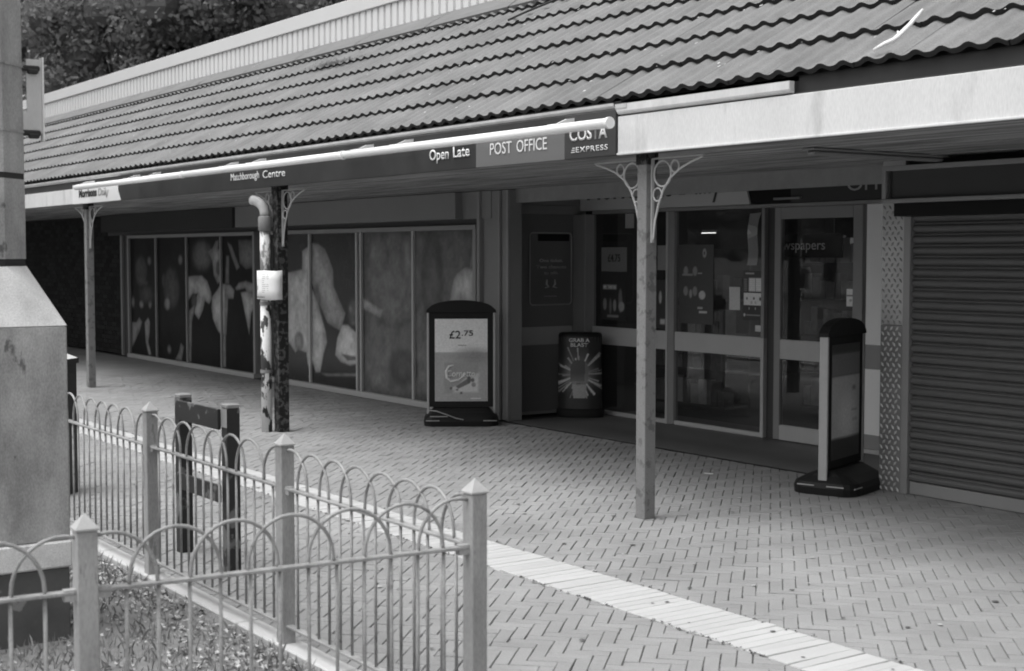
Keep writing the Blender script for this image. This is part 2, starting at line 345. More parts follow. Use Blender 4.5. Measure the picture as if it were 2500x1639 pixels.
# print shapes of the window graphics, in metres on the glass plane
WIN1 = [('e', -21.44, 1.545, 0.09, 0.066, 0.12), ('e', -21.64, 1.199, 0.12, 0.05, 0.09), ('e', -21.81, 0.865, 0.09, 0.066, 0.2), ('e', -21.44, 0.883, 0.07, 0.074, 0.2), ('e', -22.19, 0.887, 0.07, 0.084, 0.15), ('e', -21.81, 1.378, 0.27, 0.249, 0.055), ('e', -21.6, 1.019, 0.32, 0.148, 0.05), ('p', [(-22.25, 0.565), (-22.06, 0.564), (-21.92, 0.653), (-21.79, 0.583), (-21.9, 0.445), (-22.2, 0.196), (-22.27, 0.158)], 0.18), ('p', [(-21.68, 0.579), (-21.53, 0.659), (-21.45, 0.596), (-21.48, 0.398), (-21.54, 0.28), (-21.41, 0.09), (-21.52, 0.066), (-21.65, 0.274)], 0.26), ('e', -20.16, 1.566, 0.08, 0.07, 0.17), ('e', -20.83, 1.245, 0.08, 0.111, 0.09), ('e', -20.53, 1.139, 0.34, 0.315, 0.05), ('e', -20.71, 0.896, 0.12, 0.088, 0.2), ('e', -20.65, 0.213, 0.08, 0.064, 0.14), ('p', [(-20.18, 0.333), (-20.06, 0.277), (-20.15, 0.069), (-20.42, 0.068), (-20.27, 0.187)], 0.16), ('e', -19.33, 1.629, 0.38, 0.225, 0.08), ('p', [(-19.86, 1.321), (-19.62, 1.339), (-19.34, 1.343), (-19.15, 1.27), (-19.01, 1.109), (-18.99, 1.02), (-19.09, 0.943), (-19.24, 0.984), (-19.32, 0.846), (-19.48, 0.704), (-19.64, 0.79), (-19.61, 0.943), (-19.51, 1.083), (-19.71, 1.063), (-19.87, 0.967)], 0.24), ('e', -19.65, 0.973, 0.11, 0.107, 0.06), ('p', [(-19.84, 0.829), (-19.63, 0.912), (-19.68, 0.758), (-19.74, 0.663), (-19.78, 0.076), (-19.88, 0.07)], 0.18), ('p', [(-19.12, 1.689), (-18.95, 1.733), (-18.83, 1.835), (-18.72, 1.849), (-18.75, 1.732), (-18.62, 1.673), (-18.63, 1.278), (-18.78, 1.232), (-18.91, 1.348), (-18.96, 1.555)], 0.19), ('e', -18.75, 1.453, 0.08, 0.103, 0.1), ('p', [(-18.97, 1.05), (-18.78, 1.158), (-18.67, 1.234), (-18.5, 1.237), (-18.52, 0.506), (-18.69, 0.528), (-18.8, 0.582), (-18.96, 0.738), (-19.01, 0.9)], 0.28), ('p', [(-18.52, 1.236), (-18.34, 1.225), (-18.2, 1.156), (-18.24, 1.039), (-18.42, 1.035), (-18.49, 0.537), (-18.56, 0.504)], 0.2), ('p', [(-18.43, 1.818), (-18.29, 1.774), (-18.02, 1.473), (-18.12, 1.429), (-18.3, 1.63)], 0.16), ('p', [(-18.47, 1.63), (-18.37, 1.63), (-18.38, 1.239), (-18.52, 1.236)], 0.14), ('p', [(-18.06, 1.844), (-17.53, 1.839), (-17.54, 1.477), (-17.81, 1.447), (-18.02, 1.53)], 0.11), ('p', [(-18.18, 1.185), (-18.06, 1.259), (-17.82, 1.291), (-17.55, 1.253), (-17.55, 1.127), (-17.75, 1.123), (-17.85, 1.191), (-17.99, 1.174), (-18.13, 1.157)], 0.2), ('p', [(-17.99, 1.131), (-17.79, 1.15), (-17.55, 1.113), (-17.55, 0.973), (-17.66, 0.857), (-17.73, 0.572), (-17.86, 0.85)], 0.28), ('p', [(-18.65, 0.529), (-18.51, 0.536), (-18.52, 0.081), (-18.66, 0.072)], 0.2)]
WIN2 = [('p', [(-16.6, 1.41), (-16.12, 1.459), (-16.11, 1.689), (-15.87, 1.774), (-15.9, 0.143), (-15.99, 0.295), (-16.02, 0.423), (-16.25, 0.454), (-16.33, 0.406), (-16.61, 0.582)], 0.33), ('e', -16.22, 0.558, 0.13, 0.117, 0.2), ('p', [(-15.84, 1.788), (-15.67, 1.773), (-15.5, 1.716), (-15.37, 1.577), (-15.29, 1.466), (-15.27, 1.259), (-15.12, 1.096), (-14.98, 0.949), (-15.1, 0.738), (-15.27, 0.772), (-15.45, 0.821), (-15.64, 1.026), (-15.85, 1.29)], 0.22), ('e', -15.73, 1.066, 0.1, 0.198, 0.12), ('p', [(-15.85, 1.219), (-15.68, 1.024), (-15.49, 0.707), (-15.46, 0.582), (-15.55, 0.436), (-15.65, 0.203), (-15.77, 0.195), (-15.87, 0.346)], 0.33), ('p', [(-15.07, 0.809), (-14.92, 0.815), (-14.65, 0.704), (-14.66, 0.379), (-14.87, 0.339), (-15.1, 0.365), (-15.25, 0.44), (-15.19, 0.651), (-15.13, 0.723)], 0.4), ('p', [(-15.09, 0.463), (-14.66, 0.447), (-14.66, 0.413), (-14.93, 0.39)], 0.12), ('e', -14.78, 0.97, 0.14, 0.163, 0.09), ('e', -14.85, 1.008, 0.04, 0.041, 0.24), ('e', -14.79, 0.847, 0.07, 0.027, 0.15), ('p', [(-15.62, 0.191), (-14.67, 0.257), (-14.67, 0.223), (-15.47, 0.167)], 0.2), ('p', [(-14.53, 1.953), (-12.17, 1.917), (-12.18, 0.144), (-14.55, -0.059)], 0.085), ('e', -13.82, 1.376, 0.64, 0.54, 0.11), ('e', -14.19, 1.633, 0.24, 0.236, 0.13), ('e', -13.54, 1.634, 0.15, 0.253, 0.14), ('p', [(-14.54, 1.139), (-14.08, 1.02), (-14.14, 0.925), (-14.54, 1.018)], 0.3), ('e', -13.63, 0.393, 0.3, 0.193, 0.05), ('e', -13.01, 1.388, 0.21, 0.517, 0.07), ('e', -14.15, 0.213, 0.32, 0.159, 0.12), ('p', [(-12.66, 1.15), (-12.59, 1.369), (-12.52, 1.443), (-12.35, 1.516), (-12.17, 1.494), (-12.17, 1.164)], 0.32), ('p', [(-12.21, 1.835), (-12.16, 1.835), (-12.22, 1.505), (-12.27, 1.505)], 0.24)]

# ================================================================ GROUND
gz = -0.03
MB().add([(-600,-400,gz),(300,-400,gz),(300,800,gz),(-600,800,gz)], [(0,1,2,3)]).obj('ground', M['ground'], kind='structure')
pav = MB().add([(-45,2.62,-0.010),(6,2.62,-0.010),(6,7.86,-0.010),(-45,7.86,-0.010), (-3.97,-3,-0.0102),(6,-3,-0.0102),(6,2.62,-0.0102),(-3.97,2.62,-0.0102)], [(0,1,2,3),(4,5,6,7)]).obj('pavement', M['sand'], kind='structure')
far = MB().add([(-45,2.62,-0.002),(-19.0,2.62,-0.002),(-19.0,7.86,-0.002),(-45,7.86,-0.002)], [(0,1,2,3)]).obj('far_paving', M['paver'], pav)

U = 0.0645; GAP = 0.0019; BEV = 0.0025; HT = 0.008
def clip(poly, axis, val, keep_greater):
    out = []
    for i in range(len(poly)):
        a, b = poly[i], poly[(i+1) % len(poly)]
        ia = (a[axis] >= val) == keep_greater; ib = (b[axis] >= val) == keep_greater
        if ia: out.append(a)
        if ia != ib:
            t = (val-a[axis])/(b[axis]-a[axis]); out.append((a[0]+t*(b[0]-a[0]), a[1]+t*(b[1]-a[1])))
    return out
def area(p): return 0.5*sum(p[i][0]*p[(i+1) % len(p)][1]-p[(i+1) % len(p)][0]*p[i][1] for i in range(len(p)))
def inset(poly, d):
    n = len(poly); out = []
    for i in range(n):
        p0, p1, p2 = Vector(poly[i-1]), Vector(poly[i]), Vector(poly[(i+1) % n])
        e1 = (p1-p0); e2 = (p2-p1)
        if e1.length < 1e-5 or e2.length < 1e-5: return None
        e1.normalize(); e2.normalize()
        n1 = Vector((-e1.y, e1.x)); n2 = Vector((-e2.y, e2.x)); k = 1+n1.dot(n2)
        if k < 0.15: return None
        out.append(tuple(p1+(n1+n2)*(d/k)))
    return out
def clean(poly):
    out = []
    for p in poly:
        if not out or math.dist(p, out[-1]) > 0.004: out.append(p)
    if len(out) > 1 and math.dist(out[0], out[-1]) <= 0.004: out.pop()
    return out
def paver_geo(mb, poly, z=0.0, tx=0.0, ty=0.0):
    poly = clean(poly)
    if len(poly) < 3: return
    if area(poly) < 0: poly = poly[::-1]
    if area(poly) < 0.0006: return
    a = inset(poly, GAP); b = inset(poly, GAP+BEV)
    if not a or not b or area(b) <= 0: return
    n = len(a); cx = sum(p[0] for p in a)/n; cy = sum(p[1] for p in a)/n
    jx, jy = random.gauss(0, .0009), random.gauss(0, .0009); a = [(p[0]+jx, p[1]+jy) for p in a]; b = [(p[0]+jx, p[1]+jy) for p in b]
    zz = lambda p: z+(p[0]-cx)*tx+(p[1]-cy)*ty
    vs = [(p[0], p[1], -HT) for p in a]+[(p[0], p[1], zz(p)-0.003) for p in a]+[(p[0], p[1], zz(p)) for p in b]
    fs = [(i, (i+1) % n, n+(i+1) % n, n+i) for i in range(n)]+[(n+i, n+(i+1) % n, 2*n+(i+1) % n, 2*n+i) for i in range(n)]+[tuple(range(2*n, 3*n))]
    mb.add(vs, fs)
c45 = math.sqrt(0.5)
def w2(u, v): return ((u-v)*c45*U, (u+v)*c45*U)
def in_view(x, y): 
    d = math.hypot(x, y); a = math.degrees(math.atan2(y, -x)); return d, (15 < a < 54.6) and d > 5.3
singles = []; stuffm = MB()
near_stuff = MB()
N = 345
for i in range(-N, N):
    for j in range(-N, N):
        cl = (i-j) % 6
        if cl == 0: rc = (i, j, i+3, j+1)
        elif cl == 5: rc = (i, j, i+1, j+3)
        else: continue
        cu_, cv_ = (rc[0]+rc[2])/2, (rc[1]+rc[3])/2; cx, cy = w2(cu_, cv_)
        if not (-19.1 < cx < 0.5 and 0.0 < cy < 7.95): continue
        if cx < -4.1 and cy < 2.5: continue
        poly = [w2(rc[0], rc[1]), w2(rc[2], rc[1]), w2(rc[2], rc[3]), w2(rc[0], rc[3])]
        z = random.gauss(0, 0.0010); tx, ty = random.gauss(0, 0.006), random.gauss(0, 0.006)
        full = (2.66+0.1 < cy < 4.13-0.12) or (4.50+0.12 < cy < 7.84-0.12)
        if not full:
            if 2.5 < cy < 4.2 or cy < 2.5:
                p = clip(poly, 1, 4.12, False)
                if cx < -3.8: p = clip(p, 1, 2.63, True) if p else p
            else: p = clip(clip(poly, 1, 4.505, True), 1, 7.85, False)
            if p and len(p) > 2:
                if 4.12 < cy < 4.505 and len(clean(p)) < 3: continue
                paver_geo(stuffm, p, z, tx, ty)
            continue
        d, vis = in_view(cx, cy)
        if vis: singles.append((d, cx, cy, cl, poly, z, tx, ty))
        else: paver_geo(stuffm, poly, z, tx, ty)
singles.sort(key=lambda t: t[0])
base_meshes = {}
for cl in (0, 5):
    mb = MB(); h = U
    p = [(-1.5*h, -h/2), (1.5*h, -h/2), (1.5*h, h/2), (-1.5*h, h/2)]
    if cl == 5: p = [(-h/2, -1.5*h), (h/2, -1.5*h), (h/2, 1.5*h), (-h/2, 1.5*h)]
    p = [((a-b)*c45, (a+b)*c45) for a, b in p]
    paver_geo(mb, p); base_meshes[cl] = mb.mesh('paver', M['paver'])
M['paver_o'] = mat('paver_single', 0.275, 0.9, 0.32, 1.1, 0.25, 90, objrand=0.06, fine=.2, wear=(.25, .10, 7), spec=.2)
for k in base_meshes: base_meshes[k].materials.clear(); base_meshes[k].materials.append(M['paver_o'])
for k, (d, cx, cy, cl, poly, z, tx, ty) in enumerate(singles):
    if k < 300: place('paver', base_meshes[cl], pav, loc=(cx+random.gauss(0, .0009), cy+random.gauss(0, .0009), z), rot=(ty, -tx, random.gauss(0, .006)))
    else: paver_geo(stuffm, poly, z, tx, ty)
stuffm.obj('block_paving', M['paver'], pav, kind='stuff')

# pale band of blocks laid across
band = MB().add([(-45,4.12,-0.004),(6,4.12,-0.004),(6,4.505,-0.004),(-45,4.505,-0.004)], [(0,1,2,3)]).obj('paving_band', M['bandj'], kind='structure')
bandst = MB(); x = 2.0; k = 0
bm_ = MB(); paver_geo(bm_, [(-0.0323,-0.1925),(0.0323,-0.1925),(0.0323,0.1925),(-0.0323,0.1925)]); bme = bm_.mesh('paver', M['band'])
M['band_o'] = mat('band_single', 0.46, 0.8, 0.07, 3, 0.15, 90, objrand=0.06); bme.materials.clear(); bme.materials.append(M['band_o'])
while x > -40:
    cx = x-0.0323; z = 0.003+random.gauss(0, 0.001)
    if -13 < cx < -3.0: place('paver', bme, band, loc=(cx, 4.3125+random.gauss(0, 0.003), z), rot=(random.gauss(0, .004), 0, random.gauss(0, 0.006)))
    else: paver_geo(bandst, [(x-0.0646,4.12),(x,4.12),(x,4.505),(x-0.0646,4.505)], z)
    x -= 0.0646
bandst.obj('band_blocks', M['band'], band, kind='stuff')

# concrete edging under the long railing
kerb = MB().box(-34, -3.92, 2.495, 2.615, -0.02, 0.001).obj('kerb', M['sand'], kind='structure')
km = MB().box(-0.452, 0.452, -0.055, 0.055, 0, 0.035, 0, 0.006).mesh('kerb_stone', M['kerb'])
x = -4.38
while x > -20: place('kerb_stone', km, kerb, loc=(x, 2.555, random.uniform(0, .004)), rot=(0, 0, random.gauss(0, .003))); x -= 0.912

# entrance floor
ent = MB().box(-11.50, -6.75, 7.885, 9.6, -0.02, 0.006).obj('entrance_floor', M['entry'], kind='structure')
MB().box(-11.50, -6.75, 7.862, 7.882, -0.02, 0.003).obj('threshold_strip', M['black'], ent)

# ---------------------------------------------------------------- grass bed with fallen leaves
verge = MB()
nx, ny = 70, 50; vv = []
for j in range(ny+1):
    for i in range(nx+1):
        x = -14+i*(14-4.02)/nx; y = -2.2+j*(4.69)/ny
        vv.append((x, y, 0.012+0.03*math.sin(x*1.7+y)*math.sin(y*2.3)*0.5+random.uniform(0, .012)))
verge.add(vv, [(j*(nx+1)+i, j*(nx+1)+i+1, (j+1)*(nx+1)+i+1, (j+1)*(nx+1)+i) for j in range(ny) for i in range(nx)])
verge.obj('soil', M['soil'], kind='structure', smooth=True)
MB().add([(-34,-3,-0.012),(-13.9,-3,-0.012),(-13.9,2.5,-0.012),(-34,2.5,-0.012)], [(0,1,2,3)]).obj('far_verge', M['soil'], kind='structure')
g = MB()
for _ in range(26000):
    x = -4.03-abs(random.gauss(0, 1))*3.2 if random.random() < .6 else random.uniform(-13, -4.03)
    y = random.uniform(-1.2, 2.48)
    if math.sin(x*3.1+1)*math.sin(y*4.3)+random.uniform(-.6, .6) < -0.35: continue
    if -6.56 < x < -5.92 and 1.22 < y < 1.86: continue
    h = random.uniform(.025, .075); a = random.uniform(0, 6.28); wd = random.uniform(.0025, .005); l = random.uniform(0.0, .05)
    dx, dy = math.cos(a), math.sin(a); b = random.uniform(0, 6.28); z0 = 0.01
    g.add([(x-dx*wd, y-dy*wd, z0), (x+dx*wd, y+dy*wd, z0), (x+math.cos(b)*l*.5+dx*wd*.7, y+math.sin(b)*l*.5+dy*wd*.7, z0+h*.7), (x+math.cos(b)*l, y+math.sin(b)*l, z0+h)], [(0, 1, 2, 3)])
g.obj('grass', M['grass'], kind='stuff')
g = MB()
for _ in range(13000):
    x = random.uniform(-12, -4.05); y = random.uniform(-1.2, 2.46)
    if random.random() < .35: y = 2.46-abs(random.gauss(0, .25))
    if -6.56 < x < -5.92 and 1.22 < y < 1.86: continue
    r = random.uniform(.006, .019); a = random.uniform(0, 6.28); z = random.uniform(.02, .045)
    tx, ty = random.uniform(-.5, .5), random.uniform(-.5, .5); pts = []
    for k, rr in enumerate((1, .55, .9, .5, 1.1, .5, .9, .55)):
        th = a+k*math.pi/4; px, py = r*rr*math.cos(th), r*rr*math.sin(th)*.8
        pts.append((x+px, y+py, z+px*tx+py*ty+random.uniform(0, .004)))
    g.add(pts, [(0,1,2,3,4,5,6,7)])
g.obj('fallen_leaves', M['leaflitter'], kind='stuff')

# ================================================================ BUILDING
bld = thing('shop_building', 'long low brick shop building with a tiled lean-to canopy roof and pale ribbed upper wall', 'building')
# --- wall behind left (brick), core walls
bx('wall', M['mortar'], bld, -45, -22.72, 8.02, 8.3, 0, 4.1)
bx('wall', M['mortar'], bld, -22.72, -11.9, 8.25, 8.5, 0, 4.1)
bx('wall', M['mortar'], bld, -11.9, -6.72, 9.20, 9.24, 2.12, 4.1)
bx('wall', M['mortar'], bld, -6.72, 4, 8.05, 8.3, 0, 4.1)
bx('wall', M['mortar'], bld, -6.72, -6.52, 7.80, 9.6, 0, 2.55)
bx('wall', M['mortar'], bld, -12.1, -11.92, 8.06, 9.6, 0, 2.6)
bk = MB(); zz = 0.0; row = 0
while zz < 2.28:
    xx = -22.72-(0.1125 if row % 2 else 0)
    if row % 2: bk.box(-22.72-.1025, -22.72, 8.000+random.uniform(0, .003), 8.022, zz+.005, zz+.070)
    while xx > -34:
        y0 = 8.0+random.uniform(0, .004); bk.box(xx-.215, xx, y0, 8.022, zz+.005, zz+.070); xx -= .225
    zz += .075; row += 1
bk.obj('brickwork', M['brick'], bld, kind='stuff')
# box boards over the windows
bx('signboard', M['board2'], bld, -23.40, -18.03, 7.84, 7.99, 2.01, 2.285, .006)
bx('signboard', M['board'], bld, -17.93, -12.39, 7.84, 7.99, 2.01, 2.285, .006)
bx('gap_panel', M['black'], bld, -18.03, -17.93, 7.93, 7.99, 2.01, 2.285)
bx('lintel', M['framed'], bld, -23.4, -11.86, 7.96, 8.2, 1.955, 2.01)
bx('lintel', M['board'], bld, -12.39, -11.86, 7.93, 8.2, 2.01, 2.285)

def window(x0, x1, mulls, zb, zt, y, shapes, base, step, mcol, vm='vinyl'):
    wn = place('window', None, bld)
    pw = 0.035
    edges = [x0]+mulls+[x1]
    bx('window_frame', M['frame'], wn, x0-.05, x1+.05, y-.03, y+.05, zt, zt+.05, .004)
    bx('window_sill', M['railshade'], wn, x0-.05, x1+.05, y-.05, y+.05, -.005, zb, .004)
    bx('window_frame', M['frame'], wn, x0-.06, x0, y-.03, y+.05, zb, zt, .004)
    bx('window_frame', M['frame'], wn, x1, x1+.06, y-.03, y+.05, zb, zt, .004)
    for m_ in mulls: bx('mullion', mcol, wn, m_-pw/2, m_+pw/2, y-.02, y+.04, zb, zt, .004)
    for a, b in zip(edges[:-1], edges[1:]):
        aa = a+(pw/2 if a != x0 else 0); bb = b-(pw/2 if b != x1 else 0)
        ink_sheet('graphic_pane', wn, aa, bb, zb, zt, y+.01, step, shapes, base, vm, soft=0.014)
    return wn
w1 = window(-22.28, -17.52, [-21.12, -19.88, -18.62], .06, 1.90, 7.93, WIN1, .016, .015, M['frame'])
w2_ = window(-17.10, -12.16, [-15.88, -14.66, -14.56, -13.38], .06, 1.90, 7.93, WIN2, .028, .015, M['framel'], 'vinyl2')
bx('jamb', M['framed'], bld, -22.70, -22.36, 7.97, 8.1, 0, 1.95)
bx('jamb', M['frame'], bld, -22.74, -22.68, 7.93, 8.1, 0, 1.955, .004)
bx('jamb', M['framed'], bld, -17.44, -17.19, 7.97, 8.1, 0, 1.955)
bx('jamb', M['board'], bld, -12.09, -11.86, 7.95, 8.2, 0, 2.01)
bx('jamb', M['frame'], bld, -12.08, -12.03, 7.90, 7.95, 0, 2.28, .004)
# corner column
bx('corner_column', M['board'], bld, -11.85, -11.53, 7.93, 8.08, 0, 2.285, .006)
bx('column_trim', M['frame'], bld, -11.70, -11.67, 7.90, 7.928, 0, 2.28, .004)
bx('column_trim', M['frame'], bld, -11.56, -11.525, 7.905, 7.927, 0, 2.28, .004)

# --- soffit, beams and recess ceiling
sf = bx('soffit', M['soffit'], bld, -45, 4, 5.62, 8.0, 2.29, 2.31)
for k in range(3):
    y = 6.17+k*.61
    bx('cover_strip', M['soffit2'], sf, -45, 4, y, y+.03, 2.284, 2.2895)
bx('recess_ceiling', M['board'], bld, -12, -6.5, 8.0, 9.25, 2.60, 2.62)
bx('recess_beam', M['soffit2'], bld, -11.86, -6.72, 8.0, 8.03, 2.155, 2.60)
bx('recess_beam', M['board2'], bld, -11.86, -6.72, 8.031, 8.06, 2.165, 2.60)
# fluorescent batten under the soffit
cl = thing('ceiling_light', 'slim unlit batten light under the canopy soffit above the shop door', 'ceiling light', (-6.05, 6.95, 2.286), R(90))
MB().box(-.62, .62, -.05, .05, -.012, 0, 0, .003).obj('fitting_base', M['soffit2'], cl)
MB().box(-.60, .60, -.035, .035, -.04, -.0125, 0, .012).obj('diffuser', M['board'], cl)

# --- fascias, gutters
fw = bx('fascia', M['fascia'], bld, -6.925, 4, 5.575, 5.60, 2.262, 2.500, .003)
bx('fascia_lip', M['fascia'], bld, -6.925, 4, 5.565, 5.574, 2.262, 2.274, .002)
bx('fascia_top', M['darkboard'], bld, -6.925, 4, 5.601, 5.64, 2.262, 2.512)
bx('fascia', M['fascia'], bld, -45, -17.64, 5.575, 5.60, 2.270, 2.455, .003)
bx('fascia_top', M['darkboard'], bld, -45, -6.93, 5.605, 5.66, 2.27, 2.60)
bx('tilting_board', M['darkboard'], bld, -5.46, 4, 5.64, 5.66, 2.46, 2.612)
bx('tilting_board', M['darkboard'], bld, -6.93, -5.46, 5.645, 5.66, 2.46, 2.58)
def gutter(x0, x1, y, z, r):
    pr = [(y-r*math.cos(t), z-r*math.sin(t)) for t in np.linspace(0, math.pi, 9)]
    pr += [(y+(r-.004)*math.cos(t), z-(r-.004)*math.sin(t)) for t in np.linspace(0, math.pi, 9)]
    return MB().extr_x(pr, x0, x1)
MB().extr_x([(5.566, 2.520), (5.574, 2.512), (5.60, 2.510), (5.60, 2.574), (5.562, 2.574), (5.562, 2.530)], -6.92, -5.455).obj('gutter', M['gutter'], bld)
MB().extr_x([(5.60-.046*math.cos(t), 2.574-.062*math.sin(t)) for t in np.linspace(0, math.pi, 9)], -6.93, -6.82).obj('gutter_end', M['gutter'], bld)
gutter(-45, -6.97, 5.615, 2.587, .042).obj('gutter', M['gutter'], bld)

# --- roof
TH = R(33); EY, EZ = 5.60, 2.60; cT, sT = math.cos(TH), math.sin(TH)
def rp(x, s, n): return (x, EY+s*cT-n*sT, EZ+s*sT+n*cT)
roof = MB().add([rp(-45, .02, -.012), rp(4, .02, -.012), rp(4, 2.9, -.012), rp(-45, 2.9, -.012)], [(0,1,2,3)]).obj('roof', M['darkboard'], bld)
PER = 0.1545
prof1 = [(0, 0), (.022, 0), (.040, .004), (.056, .010), (.070, .017), (.085, .022), (.104, .022), (.118, .016), (.132, .007), (.144, .001)]
prof = prof1+[(u+PER, h) for u, h in prof1]+[(2*PER, 0)]
GAUGE = 0.388; LEN = 0.43; TT = 0.028; TIL = 0.031
def tile_geo(mb, x0, s0, dn=0.0, sk=0.0):
    n = len(prof); vs = []
    for u, h in prof: vs.append(rp(x0+u, s0+sk*u, TIL+h+dn))
    for u, h in prof: vs.append(rp(x0+u, s0+LEN+sk*u, TIL+h-LEN*(TIL/GAUGE)+dn))
    for u, h in prof: vs.append(rp(x0+u, s0+sk*u, TIL+h-TT+dn))
    for u, h in prof: vs.append(rp(x0+u, s0+sk*u, TIL+h+dn))
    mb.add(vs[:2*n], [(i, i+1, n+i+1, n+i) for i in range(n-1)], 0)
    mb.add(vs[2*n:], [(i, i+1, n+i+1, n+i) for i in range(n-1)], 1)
til = MB()
TW = 2*PER; cands = []
for c in range(7):
    k = 0; x = 3.0+ (PER if c % 2 else 0)
    while x > -44:
        x -= TW; s0 = c*GAUGE
        cy = EY+s0*cT; d = math.hypot(x, cy, EZ+s0*sT-1.65); a = math.degrees(math.atan2(cy, -x))
        zmax = 1.65+0.178*math.hypot(x, cy)
        vis = (14 < a < 55) and EZ+s0*sT < zmax+.1
        cands.append((d if vis else 999+d, x, s0))
cands.sort()
tmb = MB(); n_ = len(prof)
O0 = Vector(rp(0, 0, 0)); tile_geo(tmb, 0, 0); tmb.v = [tuple(Vector(v)-O0) for v in tmb.v]
tme = tmb.mesh('roof_tile', [M['tile'], M['tile_edge_shaded']]); tme.polygons.foreach_set('use_smooth', [p.material_index == 0 for p in tme.polygons])
for k, (d, x, s0) in enumerate(cands):
    dn = random.gauss(0, .0012); ds = random.gauss(0, .003)
    if k < 300: place('roof_tile', tme, roof, loc=rp(x, s0+ds, dn), rot=(random.gauss(0, .002), 0, random.gauss(0, .003)))
    else: tile_geo(til, x, s0+ds, dn, random.gauss(0, .004))
to_ = til.obj('roof_tiling', [M['tile_s'], M['tile_edge_shaded']], roof, kind='stuff'); to_.data.polygons.foreach_set('use_smooth', [m_ == 0 for m_ in til.mi])
fl = MB()
x = 4.0
while x > -45:
    vs = [rp(x, 2.36, .068), rp(x, 2.46, .074), rp(x, 2.78, .050), rp(x-1.48, 2.36, .068), rp(x-1.48, 2.46, .074), rp(x-1.48, 2.78, .050), rp(x, 2.36, .03), rp(x-1.48, 2.36, .03)]
    fl = MB().add(vs, [(3,0,1,4), (4,1,2,5), (7,6,0,3)]); fl.obj('flashing', M['flash'], roof); x -= 1.5
# ribbed upper wall
YC = 7.91; RP = 0.1445
rib = [(0, 0), (.012, -.0), (.022, -.028), (.118, -.028), (.128, 0), (RP, 0)]
cw = MB(); x = 3.0; pan = []
while x > -46:
    vs = []
    for u, h in rib: vs += [(x-u, YC+h, 4.095), (x-u, YC+h, 4.40)]
    cw.add(vs, [(2*i, 2*i+1, 2*i+3, 2*i+2) for i in range(len(rib)-1)])
    x -= RP
    pan.append(x)
    if len(pan) % 14 == 0: cw.obj('cladding_panel', M['clad'], bld); cw = MB()
if cw.v: cw.obj('cladding_panel', M['clad'], bld)
bx('cladding_back', M['framed'], bld, -46, 3, YC+.004, YC+.03, 4.05, 4.40)
bx('coping', M['cope'], bld, -46, 3, YC-.05, YC+.30, 4.402, 4.575, .006)
bx('roof_deck', M['roofdeck'], bld, -46, 3, YC+.30, 22, 4.30, 4.40)
bx('rear_wall', M['mortar'], bld, -46, 3, 21.8, 22, 0, 4.29)

# --- entrance storefront
SY = 9.07
sfx = place('storefront', None, bld)
M['retg'] = mat('return_glass_hazed', .17, .3, .05, 3, spec=.5)  # lens haze over the dark side glass is put into this lighter grey
# return side wall (faces +X)
XR = -11.85
bx('return_frame', M['frame'], sfx, XR-.05, XR, 8.08, 9.12, 2.06, 2.15, .004)
bx('return_panel', M['board'], sfx, XR-.05, XR, 8.08, 9.12, 2.153, 2.60)
bx('return_glass', M['retg'], sfx, XR-.04, XR-.015, 8.08, 8.97, .905, 2.06)
bx('return_glass', M['retg'], sfx, XR-.04, XR-.015, 8.08, 8.97, .035, .72)
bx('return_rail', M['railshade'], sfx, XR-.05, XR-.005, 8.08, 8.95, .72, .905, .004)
bx('return_rail', M['frame'], sfx, XR-.05, XR-.003, 8.08, 8.97, 0.006, .035)
bx('corner_post', M['frame'], sfx, XR-.06, -11.66, 8.96, SY+.04, 0.006, 2.06, .006)
# front frames
bx('head_frame', M['frame'], sfx, -11.66, -7.75, SY-.02, SY+.04, 2.062, 2.095, .004)
bx('mid_rail', M['rail'], sfx, -11.66, -10.48, SY-.012, SY+.03, .725, .905, .004)
bx('mid_rail', M['rail'], sfx, -10.37, -9.195, SY-.012, SY+.03, .725, .905, .004)
bx('bottom_rail', M['framel'], sfx, -11.66, -10.48, SY-.015, SY+.03, 0.006, .045, .004)
bx('bottom_rail', M['framel'], sfx, -10.37, -9.195, SY-.015, SY+.03, 0.006, .045, .004)
bx('post', M['frame'], sfx, -10.48, -10.37, SY-.025, SY+.04, 0.006, 2.06, .006)
bx('post_edge', M['framel'], sfx, -10.48, -10.455, SY-.032, SY-.0255, 0.006, 2.06)
bx('stile', M['frame'], sfx, -9.195, -9.155, SY-.025, SY+.04, .90, 2.06, .004)
bx('stile', M['framel'], sfx, -9.195, -9.155, SY-.025, SY+.04, 0.006, .90, .004)
bx('door_gap', M['framed'], sfx, -9.155, -9.035, SY+.02, SY+.05, 0.006, 2.06)
for a, b in ((-11.66, -10.48), (-10.37, -9.195)):
    bx('glass_pane', M['glass'], sfx, a, b, SY+.01, SY+.014, .905, 2.06)
    bx('glass_pane', M['glass'], sfx, a, b, SY+.01, SY+.014, .045, .725)
door = place('door', None, sfx)
dy = SY-.005
bx('door_stile', M['frame'], door, -9.03, -8.955, dy-.02, dy+.03, 0.012, 2.06, .004)
bx('door_stile', M['frame'], door, -8.125, -8.02, dy-.02, dy+.03, 0.012, 2.06, .004)
bx('door_rail', M['frame'], door, -8.955, -8.125, dy-.02, dy+.03, 1.957, 2.06, .004)
bx('door_rail', M['rail'], door, -8.955, -8.125, dy-.02, dy+.03, .728, .900, .004)
bx('door_rail', M['framel'], door, -8.955, -8.125, dy-.02, dy+.03, .012, .144, .004)
bx('glass_pane', M['glass'], door, -8.955, -8.125, dy, dy+.004, .900, 1.957)
bx('glass_pane', M['glass'], door, -8.955, -8.125, dy, dy+.004, .144, .728)
